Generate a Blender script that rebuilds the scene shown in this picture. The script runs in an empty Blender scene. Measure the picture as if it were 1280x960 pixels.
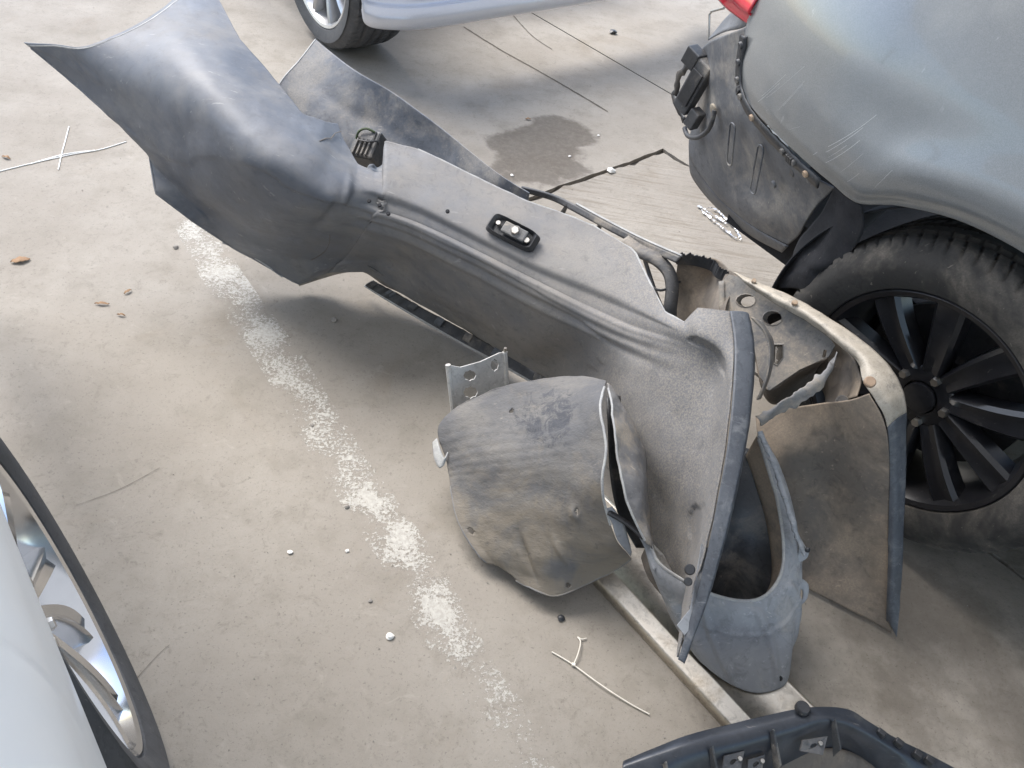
import bpy, bmesh, math, random
from mathutils import Vector, Matrix, noise
from mathutils.geometry import tessellate_polygon
random.seed(7)
scene = bpy.context.scene
COL = scene.collection
# ---------------------------------------------------------------- camera
PITCH, ROLL = math.radians(45), math.radians(10)
R0 = Vector((1, 0, 0)); U0 = Vector((0, math.sin(PITCH), math.cos(PITCH)))
CR = R0*math.cos(ROLL) + U0*math.sin(ROLL); CU = -R0*math.sin(ROLL) + U0*math.cos(ROLL)
CB = CR.cross(CU)
cd = bpy.data.cameras.new('camera'); cam = bpy.data.objects.new('camera', cd); COL.objects.link(cam)
cam.matrix_world = Matrix(((CR.x, CU.x, CB.x, 0), (CR.y, CU.y, CB.y, 0), (CR.z, CU.z, CB.z, 1.39), (0, 0, 0, 1)))
cd.sensor_width = 36; cd.lens = 36*1000/1280; cd.clip_start = .02; cd.clip_end = 500
scene.camera = cam
# ---------------------------------------------------------------- sky, sun, exposure
SUN_EL, SUN_AZ = math.radians(52), math.radians(-50)      # azimuth from +Y towards +X
w = bpy.data.worlds.new('World'); scene.world = w; w.use_nodes = True
nt = w.node_tree; bg = nt.nodes['Background']
sky = nt.nodes.new('ShaderNodeTexSky'); sky.sky_type = 'NISHITA'; sky.sun_disc = False
sky.sun_elevation = SUN_EL; sky.sun_rotation = SUN_AZ; sky.dust_density = 1.5; sky.air_density = 1.1
nt.links.new(sky.outputs[0], bg.inputs[0]); bg.inputs[1].default_value = .15
sd = bpy.data.lights.new('sun', 'SUN'); sd.energy = 2.3; sd.angle = math.radians(35); sd.color = (1, .97, .93)
so = bpy.data.objects.new('sun', sd); COL.objects.link(so)
sdir = Vector((math.sin(SUN_AZ)*math.cos(SUN_EL), math.cos(SUN_AZ)*math.cos(SUN_EL), math.sin(SUN_EL)))
so.rotation_euler = (-sdir).to_track_quat('-Z', 'Y').to_euler(); so.location = (-3, 6, 8)
vs = scene.view_settings; vs.view_transform = 'Standard'; vs.look = 'None'; vs.exposure = 1.3; vs.gamma = 1; vs.use_curve_mapping = False
scene.cycles.max_bounces = 6; scene.cycles.diffuse_bounces = 3; scene.cycles.glossy_bounces = 3; scene.cycles.transmission_bounces = 3
scene.render.resolution_x = 1024; scene.render.resolution_y = 768

# ---------------------------------------------------------------- materials
def rgb(c): return (c[0], c[1], c[2], 1)
class NT:
    def __init__(s, name):
        s.m = bpy.data.materials.new(name); s.m.use_nodes = True; s.t = s.m.node_tree
        s.b = s.t.nodes['Principled BSDF']; s.tc = s.t.nodes.new('ShaderNodeTexCoord')
    def n(s, typ, **k):
        x = s.t.nodes.new('ShaderNode'+typ)
        for a, v in k.items(): setattr(x, a, v)
        return x
    def l(s, a, b): s.t.links.new(a, b)
    def noise(s, scale, detail=6, rough=.6, src=None, stretch=None, dist=0):
        x = s.n('TexNoise'); x.inputs['Scale'].default_value = scale; x.inputs['Detail'].default_value = min(detail, 4 if scale > 30 else 5)
        x.inputs['Roughness'].default_value = rough; x.inputs['Distortion'].default_value = dist
        src = src or s.tc.outputs['Object']
        if stretch:
            mp = s.n('Mapping'); mp.inputs['Scale'].default_value = stretch[:3]
            if len(stretch) > 3: mp.inputs['Rotation'].default_value = stretch[3:]
            s.l(src, mp.inputs['Vector']); src = mp.outputs[0]
        s.l(src, x.inputs['Vector']); return x.outputs['Fac']
    def ramp(s, f, a, b, va=0., vb=1.):
        x = s.n('MapRange'); x.inputs['From Min'].default_value = a; x.inputs['From Max'].default_value = b
        x.inputs['To Min'].default_value = va; x.inputs['To Max'].default_value = vb
        x.interpolation_type = 'SMOOTHSTEP'; s.l(f, x.inputs['Value']); return x.outputs[0]
    def math(s, op, a, b):
        x = s.n('Math', operation=op)
        for i, v in enumerate((a, b)):
            if isinstance(v, (int, float)): x.inputs[i].default_value = v
            else: s.l(v, x.inputs[i])
        return x.outputs[0]
    def mix(s, f, a, b, mode='MIX'):
        x = s.n('Mix', data_type='RGBA', blend_type=mode)
        for i, v in ((0, f), (6, a), (7, b)):
            if isinstance(v, (int, float)): x.inputs[i].default_value = v
            elif isinstance(v, tuple): x.inputs[i].default_value = rgb(v)
            else: s.l(v, x.inputs[i])
        return x.outputs[2]
    def out(s, col, rough=.5, metal=0, bump=None, bs=.3, bd=.002, coat=0, spec=None):
        for k, v in (('Base Color', col), ('Roughness', rough)):
            if isinstance(v, tuple): s.b.inputs[k].default_value = rgb(v)
            elif isinstance(v, (int, float)): s.b.inputs[k].default_value = v
            else: s.l(v, s.b.inputs[k])
        s.b.inputs['Metallic'].default_value = metal; s.b.inputs['Coat Weight'].default_value = coat
        s.b.inputs['Coat Roughness'].default_value = .04
        if spec is not None: s.b.inputs['Specular IOR Level'].default_value = spec
        if bump is not None:
            x = s.n('Bump'); x.inputs['Strength'].default_value = bs; x.inputs['Distance'].default_value = bd
            s.l(bump, x.inputs['Height']); s.l(x.outputs[0], s.b.inputs['Normal'])
        return s.m
def dirty(name, col, col2, dust, amt=.5, rough=.55, metal=0, nsc=7, dsc=9, bump=.25, grain=260, stretch=None, bd=.0015):
    """plastic or metal in two tones with uneven dust, fine grain and scratches"""
    t = NT(name)
    c = t.mix(t.ramp(t.noise(nsc, 8, .65, stretch=stretch), .35, .65), col, col2)
    c = t.mix(t.ramp(t.noise(nsc*8, 9, .75, stretch=stretch, dist=.6), .46, .68, 0, .6), c, tuple(x*.62 for x in col))
    c = t.mix(t.ramp(t.noise(nsc*17, 7, .75, stretch=stretch), .58, .74, 0, .45), c, tuple(min(1, x*1.55) for x in col2))
    d = t.ramp(t.noise(dsc, 9, .7, stretch=stretch, dist=.4), .62-.3*amt, .82-.3*amt)
    g = t.ramp(t.noise(grain, 3, .7), .35, .7, .55, 1)
    d2 = t.math('MULTIPLY', t.math('MULTIPLY', d, g), min(1, amt+.35))
    c = t.mix(d2, c, dust)
    sc = t.ramp(t.noise(26, 4, .6, stretch=(1, 9, 3, .4, .3, .8)), .66, .72, 0, .35)
    c = t.mix(sc, c, tuple(min(1, x*1.5) for x in dust))
    r = t.ramp(d2, 0, .8, rough, min(.95, rough+.35))
    return t.out(c, r, metal, t.noise(grain*.5, 5, .7), bump, bd)
def plain(name, col, rough=.5, metal=0, coat=0, spec=None, var=.12, bump=.1):
    t = NT(name)
    c = t.mix(t.ramp(t.noise(12, 6), .3, .7), tuple(x*(1-var) for x in col), tuple(min(1, x*(1+var)) for x in col))
    r = t.ramp(t.noise(30, 5), .3, .7, rough*.85, min(1, rough*1.15))
    return t.out(c, r, metal, t.noise(220, 3) if bump else None, bump, .0006, coat, spec)
def concrete(name, ribs=False):
    t = NT(name); pos = t.tc.outputs['Object']
    c = t.mix(t.ramp(t.noise(1.3, 8, .62), .32, .68), (0.244, 0.219, 0.187), (0.304, 0.278, 0.241))
    c = t.mix(t.ramp(t.noise(7, 9, .7), .45, .75), c, (0.222, 0.200, 0.168))
    c = t.mix(t.math('MULTIPLY', t.ramp(t.noise(2.3, 7, .7, dist=.8), .55, .72), .45), c, (0.208, 0.173, 0.132))
    c = t.mix(t.math('MULTIPLY', t.ramp(t.noise(60, 5, .75), .56, .72), .5), c, (0.155, 0.139, 0.115))
    c = t.mix(t.ramp(t.noise(420, 2, .6), .60, .78, 0, .5), c, (0.120, 0.104, 0.087))
    c = t.mix(t.ramp(t.noise(350, 2, .6, stretch=(1.1, .9, 1)), .66, .8, 0, .45), c, (0.426, 0.394, 0.346))
    c = t.mix(t.ramp(t.noise(150, 3, .7), .60, .68, 0, .5), c, (0.106, 0.093, 0.077))
    c = t.mix(t.ramp(t.noise(24, 8, .8, dist=1.2), .53, .72, 0, .55), c, (0.175, 0.155, 0.129))
    c = t.mix(t.ramp(t.noise(16, 8, .8, dist=.7, stretch=(1, 1.4, 1, 0, 0, 1.1)), .57, .74, 0, .35), c, (0.368, 0.339, 0.293))
    # scuffs
    c = t.mix(t.ramp(t.noise(9, 6, .65, stretch=(6, .6, 1, 0, 0, .75)), .66, .78, 0, .3), c, (0.190, 0.166, 0.136))
    # shaped oil stains, and grime deepened with painted shade: centre x, y, radius, strength
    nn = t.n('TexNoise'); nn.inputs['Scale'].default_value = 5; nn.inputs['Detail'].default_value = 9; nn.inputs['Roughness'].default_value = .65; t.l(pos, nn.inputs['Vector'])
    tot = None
    for (x, y, r, k, sx) in STAINS_AND_SHADE:
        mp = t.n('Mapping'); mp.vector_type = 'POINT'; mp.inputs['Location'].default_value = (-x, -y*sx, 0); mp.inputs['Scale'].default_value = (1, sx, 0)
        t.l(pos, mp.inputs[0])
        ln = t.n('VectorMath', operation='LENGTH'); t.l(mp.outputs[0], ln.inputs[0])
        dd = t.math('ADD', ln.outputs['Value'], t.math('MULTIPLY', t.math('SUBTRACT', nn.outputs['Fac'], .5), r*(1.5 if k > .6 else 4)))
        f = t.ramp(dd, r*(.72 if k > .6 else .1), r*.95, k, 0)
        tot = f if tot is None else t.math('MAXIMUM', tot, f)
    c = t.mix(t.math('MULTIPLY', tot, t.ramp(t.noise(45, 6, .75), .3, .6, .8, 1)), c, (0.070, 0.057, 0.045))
    h = t.math('ADD', t.math('MULTIPLY', t.noise(240, 5, .75), .5), t.noise(40, 6, .7))
    bs = .4
    if ribs:
        wv = t.n('TexNoise'); wv.inputs['Scale'].default_value = 34; wv.inputs['Detail'].default_value = 5
        mp = t.n('Mapping'); mp.inputs['Rotation'].default_value = (0, 0, -.55); mp.inputs['Scale'].default_value = (.14, 2.2, 1)
        t.l(pos, mp.inputs[0]); t.l(mp.outputs[0], wv.inputs['Vector'])
        h = t.math('ADD', h, t.math('MULTIPLY', wv.outputs['Fac'], 2.2)); bs = .6
        c = t.mix(t.ramp(wv.outputs['Fac'], .35, .5, .4, 0), c, (0.152, 0.124, 0.091))
    return t.out(c, t.ramp(t.noise(5, 6), .3, .7, .72, .92), 0, h, bs, .003, spec=.3)

# ---------------------------------------------------------------- mesh helpers
ORG = {}
def tag(o, label, cat, group=None):
    o['label'] = label; o['category'] = cat
    if group: o['group'] = group
    return o
def thing(name, loc, label, cat, group=None):
    o = bpy.data.objects.new(name, None); COL.objects.link(o); o.location = loc; o.empty_display_size = .1
    ORG[o] = Vector(loc); return tag(o, label, cat, group)
def obj(name, verts, faces, mat, parent=None, smooth=True, thick=0, org=None, uv=None, off=0, bevel=0, recalc=True):
    """one mesh object; vertices are given in world metres"""
    o0 = ORG[parent] if parent is not None else Vector(org or (0, 0, 0))
    me = bpy.data.meshes.new(name); me.from_pydata([tuple(Vector(v)-o0) for v in verts], [], [tuple(f) for f in faces])
    if uv:
        L = me.uv_layers.new(name='uv')
        for lp in me.loops: L.data[lp.index].uv = uv[lp.vertex_index]
    if recalc:
        bm = bmesh.new(); bm.from_mesh(me); bmesh.ops.recalc_face_normals(bm, faces=bm.faces); bm.to_mesh(me); bm.free()
    if smooth:
        me.polygons.foreach_set('use_smooth', [True]*len(me.polygons))
        if not thick: me.set_sharp_from_angle(angle=math.radians(40))
    me.materials.append(mat); me.update()
    o = bpy.data.objects.new(name, me); COL.objects.link(o)
    if parent is not None: o.parent = parent
    else: o.location = o0
    ORG[o] = o0
    if thick:
        m = o.modifiers.new('thickness', 'SOLIDIFY'); m.thickness = thick; m.offset = off
    if bevel:
        m = o.modifiers.new('edge', 'BEVEL'); m.width = bevel; m.segments = 2; m.limit_method = 'ANGLE'
    return o
def crom(p, t):
    n = len(p)-1; t = min(max(t, 0), 1)*n; i = min(int(t), n-1); f = t-i
    a = p[max(i-1, 0)]; b = p[i]; c = p[i+1]; d = p[min(i+2, n)]
    return .5*((2*b) + (c-a)*f + (2*a-5*b+4*c-d)*f*f + (3*b-a-3*c+d)*f*f*f)
def lin(p, t):
    n = len(p)-1; t = min(max(t, 0), 1)*n; i = min(int(t), n-1); return p[i].lerp(p[i+1], t-i)
def curve(pts, n, f=crom):
    p = [Vector(q) for q in pts]; return [f(p, i/(n-1)) for i in range(n)]
def grid(rows, nu, nv, linear=()):
    """rows: control curves that run along u, ordered along v; returns [v][u] points"""
    cs = [[(lin if k in linear else crom)([Vector(q) for q in r], i/(nu-1)) for i in range(nu)] for k, r in enumerate(rows)]
    return [[crom([c[i] for c in cs], j/(nv-1)) for i in range(nu)] for j in range(nv)]
def displace(g, fn):
    nv, nu = len(g), len(g[0]); out = []
    for j in range(nv):
        r = []
        for i in range(nu):
            du = g[j][min(i+1, nu-1)]-g[j][max(i-1, 0)]; dv = g[min(j+1, nv-1)][i]-g[max(j-1, 0)][i]
            nn = du.cross(dv)
            if nn.length > 1e-9: nn.normalize()
            if nn.z < 0: nn = -nn
            r.append(g[j][i]+nn*fn(i/(nu-1), j/(nv-1), g[j][i]))
        out.append(r)
    return out
def sheet(name, g, mat, parent=None, thick=.003, skip=None, **k):
    nv, nu = len(g), len(g[0]); V = [p for r in g for p in r]
    F = [(j*nu+i, j*nu+i+1, (j+1)*nu+i+1, (j+1)*nu+i) for j in range(nv-1) for i in range(nu-1) if not (skip and skip((i+.5)/(nu-1), (j+.5)/(nv-1)))]
    uv = [(i/(nu-1), j/(nv-1)) for j in range(nv) for i in range(nu)]
    return obj(name, V, F, mat, parent, True, thick, uv=uv, **k)
def ns(p, s, off=0): return noise.noise(Vector((p[0]*s+off, p[1]*s+off*.7, p[2]*s-off)))
def tube_geo(path, r, seg=10, r1=None):
    P = [Vector(p) for p in path]; V = []; F = []
    for i, p in enumerate(P):
        t = (P[min(i+1, len(P)-1)]-P[max(i-1, 0)]).normalized()
        a = t.cross(Vector((.13, .31, .94)));
        if a.length < .05: a = t.cross(Vector((1, 0, 0)))
        a.normalize(); b = t.cross(a); rr = r if r1 is None else r+(r1-r)*i/(len(P)-1)
        for k in range(seg):
            an = 2*math.pi*k/seg; V.append(p+(a*math.cos(an)+b*math.sin(an))*rr)
    for i in range(len(P)-1):
        for k in range(seg):
            F.append((i*seg+k, i*seg+(k+1) % seg, (i+1)*seg+(k+1) % seg, (i+1)*seg+k))
    F.append(tuple(range(seg))); F.append(tuple((len(P)-1)*seg+k for k in range(seg)))
    return V, F
def tube(name, path, r, mat, parent=None, n=0, **k):
    seg = k.pop('seg', 10); r1 = k.pop('r1', None)
    if n: path = curve(path, n)
    V, F = tube_geo(path, r, seg, r1); return obj(name, V, F, mat, parent, **k)
def plate(name, outline, holes, mat, parent=None, thick=.003, off=0, **k):
    """flat sheet with real holes cut through, thickened"""
    loops = [[Vector(p) for p in outline]]+[[Vector(p) for p in h] for h in holes]
    V = [p for lp in loops for p in lp]; F = tessellate_polygon(loops)
    return obj(name, V, F, mat, parent, False, thick, off=off, **k)
def ring(c, ax, ay, rx, ry, n=18):
    c, ax, ay = Vector(c), Vector(ax).normalized(), Vector(ay).normalized()
    return [c+ax*rx*math.cos(2*math.pi*i/n)+ay*ry*math.sin(2*math.pi*i/n) for i in range(n)]
def box_geo(c, ax, ay, az, sx, sy, sz):
    c, ax, ay, az = Vector(c), Vector(ax).normalized(), Vector(ay).normalized(), Vector(az).normalized()
    V = [c+ax*sx*i/2+ay*sy*j/2+az*sz*k/2 for i in (-1, 1) for j in (-1, 1) for k in (-1, 1)]
    return V, [(0, 1, 3, 2), (4, 6, 7, 5), (0, 4, 5, 1), (2, 3, 7, 6), (0, 2, 6, 4), (1, 5, 7, 3)]
def box(name, c, ax, ay, az, s, mat, parent=None, bevel=.002, **k):
    V, F = box_geo(c, ax, ay, az, *s); return obj(name, V, F, mat, parent, False, bevel=bevel, **k)
def frame_of(a, b, c):
    """orthonormal axes from three points: x along a-b, z the normal turned upward"""
    a, b, c = Vector(a), Vector(b), Vector(c); x = (b-a).normalized(); z = x.cross(c-a).normalized()
    if z.z < 0: z = -z
    return x, z.cross(x), z
def disc(name, c, axis, r, h, mat, parent=None, n=20, dome=.3, **k):
    axis = Vector(axis).normalized(); a = axis.cross(Vector((.2, .5, .84))).normalized(); b = axis.cross(a); c = Vector(c)
    prof = [(1, 0), (1, h*(1-dome)), (.82, h), (.0001, h)]; V = []; F = []
    for rr, hh in prof:
        for i in range(n): V.append(c+axis*hh+(a*math.cos(2*math.pi*i/n)+b*math.sin(2*math.pi*i/n))*r*rr)
    for j in range(len(prof)-1):
        for i in range(n): F.append((j*n+i, j*n+(i+1) % n, (j+1)*n+(i+1) % n, (j+1)*n+i))
    return obj(name, V, F, mat, parent, **k)
def merge(*gs):
    V = []; F = []
    for v, f in gs: F += [tuple(i+len(V) for i in q) for q in f]; V += list(v)
    return V, F
def ribbon(name, path, width, mat, parent=None, up=(0, 0, 1), n=40, rag=0, thick=.0015, taper=0, **k):
    p = curve(path, n); up = Vector(up); V = []; F = []
    for i, q in enumerate(p):
        t = (p[min(i+1, n-1)]-p[max(i-1, 0)]).normalized(); s = t.cross(up).normalized()
        wd = width*(1-taper*i/(n-1))
        for sg in (-1, 0, 1): V.append(q+s*sg*wd/2*(1+rag*ns(q, 60, sg*5)) + up*(.0 if sg else .15*wd*rag))
    for i in range(n-1):
        for kx in (0, 1): F.append((i*3+kx, i*3+kx+1, i*3+kx+4, i*3+kx+3))
    return obj(name, V, F, mat, parent, True, thick, **k)

# bay axes: cars stand along LX, sides face +-LN
LN = Vector((-.737, -.676, 0)).normalized(); LX = Vector((-LN.y, LN.x, 0)); UP = Vector((0, 0, 1))

STAINS_AND_SHADE = [(p[0], p[1], r, k, sx) for (p, r, k, sx) in zip([(-0.053,2.543,0.0), (0.027,2.707,0.0), (1.312,1.655,0.0), (1.041,0.904,0.0), (0.97,1.08,0.0), (0.917,0.719,0.0), (0.877,0.945,0.0)], (.2,.16,.2,.06,.05,.1,.5), (.72,.72,.45,.58,.4,.35,.5), (.8,1.2,1,1,1.5,1,1))]  # broad last entry: floor grime, deepened to paint in shade beside the grey car
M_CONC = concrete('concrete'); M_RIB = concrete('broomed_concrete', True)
M_JOINT = plain('joint_dirt', (.10, .085, .068), .95, bump=.3)
M_RUB = dirty('tyre_rubber', (.022, .021, .02), (.035, .033, .031), (.17, .15, .125), .62, .85, bump=.2, dsc=3)
M_RUBC = dirty('tyre_rubber_clean', (.05, .052, .055), (.075, .076, .08), (.16, .15, .14), .25, .7, bump=.2)
M_BLACK = dirty('black_plastic', (.02, .021, .024), (.04, .042, .046), (.2, .175, .145), .3, .45)
M_BLACKD = dirty('dusty_black_plastic', (.05, .052, .057), (.09, .09, .092), (.34, .3, .25), .5, .55, dsc=7)
M_STEEL = plain('zinc_steel', (.5, .48, .45), .35, 1)
M_RUSTY = dirty('rusty_bolt', (.25, .16, .1), (.38, .27, .18), (.45, .38, .3), .5, .7)
M_ALU = dirty('scuffed_aluminium', (.62, .57, .5), (.7, .65, .58), (.42, .36, .28), .35, .42, 1, stretch=(1, 1, 1), bump=.15)
M_WHITE = plain('white_paint', (.83, .83, .82), .4, coat=.15, var=.01, bump=0)

# ---------------------------------------------------------------- ground
gs = obj('ground', [(-60, -60, -.014), (60, -60, -.014), (60, 60, -.014), (-60, 60, -.014)], [(0, 1, 2, 3)], M_JOINT, smooth=False); gs['kind'] = 'structure'
JA, JB, JP = [Vector(p) for p in [(-0.143,3.711,0.0), (0.497,3.115,0.0), (0.392,2.701,0.0)]]
dA = (JB-JA).normalized(); dB = Vector((dA.y, -dA.x, 0))
if dB.y > 0: dB = -dB
ca = lambda p: (p-JP).dot(dA); cb = lambda p: (p-JP).dot(dB)
bA2 = (cb(JA)+cb(JB))/2; bE = .66
def slab(pts, mat, rag):
    V = []; n = len(pts)
    for i in range(n):
        a, b = Vector(pts[i]+(0,)), Vector(pts[(i+1) % n]+(0,)); m = max(2, int((b-a).length/.025)) if (b-a).length < 9 else 2
        for k in range(m):
            q = a.lerp(b, k/m); j = rag*ns(q, 9)+rag*.6*ns(q, 33)
            V.append(JP+dA*(q.x+j)+dB*(q.y+j*.8))
    m = len(V); top = [(v.x, v.y, 0) for v in V]; bot = [(v.x, v.y, -.013) for v in V]
    F = [tuple(range(m))]+[(i, (i+1) % m, m+(i+1) % m, m+i) for i in range(m)]
    return obj('concrete_slab', top+bot, F, mat, gs, False)
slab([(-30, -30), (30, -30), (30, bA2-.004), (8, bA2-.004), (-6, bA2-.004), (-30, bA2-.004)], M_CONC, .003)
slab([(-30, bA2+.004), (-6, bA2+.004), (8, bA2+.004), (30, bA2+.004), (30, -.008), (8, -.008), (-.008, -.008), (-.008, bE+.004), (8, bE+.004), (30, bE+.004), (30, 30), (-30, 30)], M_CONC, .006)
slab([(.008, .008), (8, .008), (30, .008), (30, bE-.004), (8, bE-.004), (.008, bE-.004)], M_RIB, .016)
def crack(path, wd):
    o = ribbon('crack', [Vector(p)+Vector((0, 0, .0016)) for p in path], wd, M_JOINT, gs, n=80, rag=.9, thick=0)
    return o
crack([(-0.47,3.477,0.0), (-0.291,3.314,0.0), (-0.132,3.189,0.0), (0.049,3.039,0.0), (0.18,2.925,0.0)], .007)
crack([(-0.542,0.533,0.0), (-0.527,0.576,0.0), (-0.514,0.602,0.0)], .0008)
crack([(-0.806,0.844,0.0), (-0.744,0.898,0.0), (-0.692,0.966,0.0)], .0008)
crack([(-0.289,3.711,0.0), (-0.176,3.511,0.0), (-0.079,3.406,0.0)], .004)
# carport roof: covers the near bays, open to the sky on the far left side
def shade_cloth():
    t = NT('shade_cloth'); tr = t.n('BsdfTranslucent'); tr.inputs[0].default_value = (.8, .79, .76, 1)
    df = t.n('BsdfDiffuse'); df.inputs[0].default_value = (.7, .69, .66, 1); mx = t.n('MixShader'); mx.inputs[0].default_value = .32
    t.l(df.outputs[0], mx.inputs[1]); t.l(tr.outputs[0], mx.inputs[2]); t.l(mx.outputs[0], t.t.nodes['Material Output'].inputs[0]); return t.m
M_ROOF = shade_cloth()
RE = Vector((-.5, .87, 0)).normalized(); RS = Vector((RE.y, -RE.x, 0)); E0 = 2.3
rfv = [RE*E0-RS*9+UP*3.0, RE*E0+RS*9+UP*3.0, RE*-5+RS*9+UP*3.15, RE*-5-RS*9+UP*3.15]
rf = thing('carport_roof', RE*-5, 'shade cloth roof stretched over the near parking bays', 'roof')
obj('shade_cloth', rfv, [(0, 1, 2, 3)], M_ROOF, rf, False)
for sx_ in (-7, 7):
    for ey_ in (3.0, -4.6): tube('post', [RE*ey_+RS*sx_, RE*ey_+RS*sx_+UP*2.98], .06, M_STEEL, rf)
# worn white bay line: flakes of old paint
def paint_mat():
    t = NT('worn_line_paint'); uv = t.tc.outputs['UV']
    f = t.math('ADD', t.noise(125, 9, .85), t.math('MULTIPLY', t.noise(9, 4, .6), .85))
    sp = t.n('SeparateXYZ'); t.l(uv, sp.inputs[0])
    ed = t.math('MULTIPLY', t.math('ABSOLUTE', t.math('SUBTRACT', sp.outputs[1], .5), 0), .22)
    f = t.math('SUBTRACT', f, ed)
    f = t.math('SUBTRACT', f, t.ramp(sp.outputs[0], 10, 15, 0, .09)); f = t.math('SUBTRACT', f, t.ramp(sp.outputs[0], .2, 3, .10, 0))
    a = t.ramp(f, .882, .903, 0, .85)
    c = t.mix(t.ramp(t.noise(120, 4), .3, .7), (.40, .38, .34), (.53, .51, .46))
    t.out(c, .8)
    t.l(a, t.b.inputs['Alpha']); return t.m
lp = curve([(-1.191,2.129,0.0), (-0.869,1.678,0.0), (-0.555,1.329,0.0), (-0.328,1.059,0.0), (-0.121,0.83,0.0), (0.024,0.635,0.0), (0.181,0.477,0.0)], 60)
V = []; F = []; uvs = []
ldir = (lp[-1]-lp[0]).normalized(); lsd = Vector((ldir.y, -ldir.x, 0))
for i, q in enumerate(lp):
    for s in (-1, 1): V.append(q+lsd*s*.052+Vector((0, 0, .0007))); uvs.append((i/59*16, (s+1)/2))
F = [(2*i, 2*i+1, 2*i+3, 2*i+2) for i in range(59)]
o = obj('bay_line', V, F, paint_mat(), smooth=False, uv=uvs); o['kind'] = 'structure'
M_CHALK = plain('chalk', (.85, .85, .83), .9)
V, F = merge(*[tube_geo(curve(p, 24), .0016, 6) for p in [[(-1.575,1.868,0.002), (-1.506,1.947,0.002), (-1.428,2.027,0.002), (-1.368,2.078,0.002), (-1.318,2.147,0.002)],[(-1.508,1.942,0.002), (-1.449,2.02,0.002), (-1.38,2.069,0.002)],[(-1.515,2.175,0.002), (-1.485,2.097,0.002), (-1.457,2.022,0.002), (-1.423,1.938,0.002)]]])
tag(obj('string', V, F, M_CHALK, org=[(-1.451,2.023,0.0)][0]), 'thin white string lying crossed on the floor left of the line', 'string')

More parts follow.
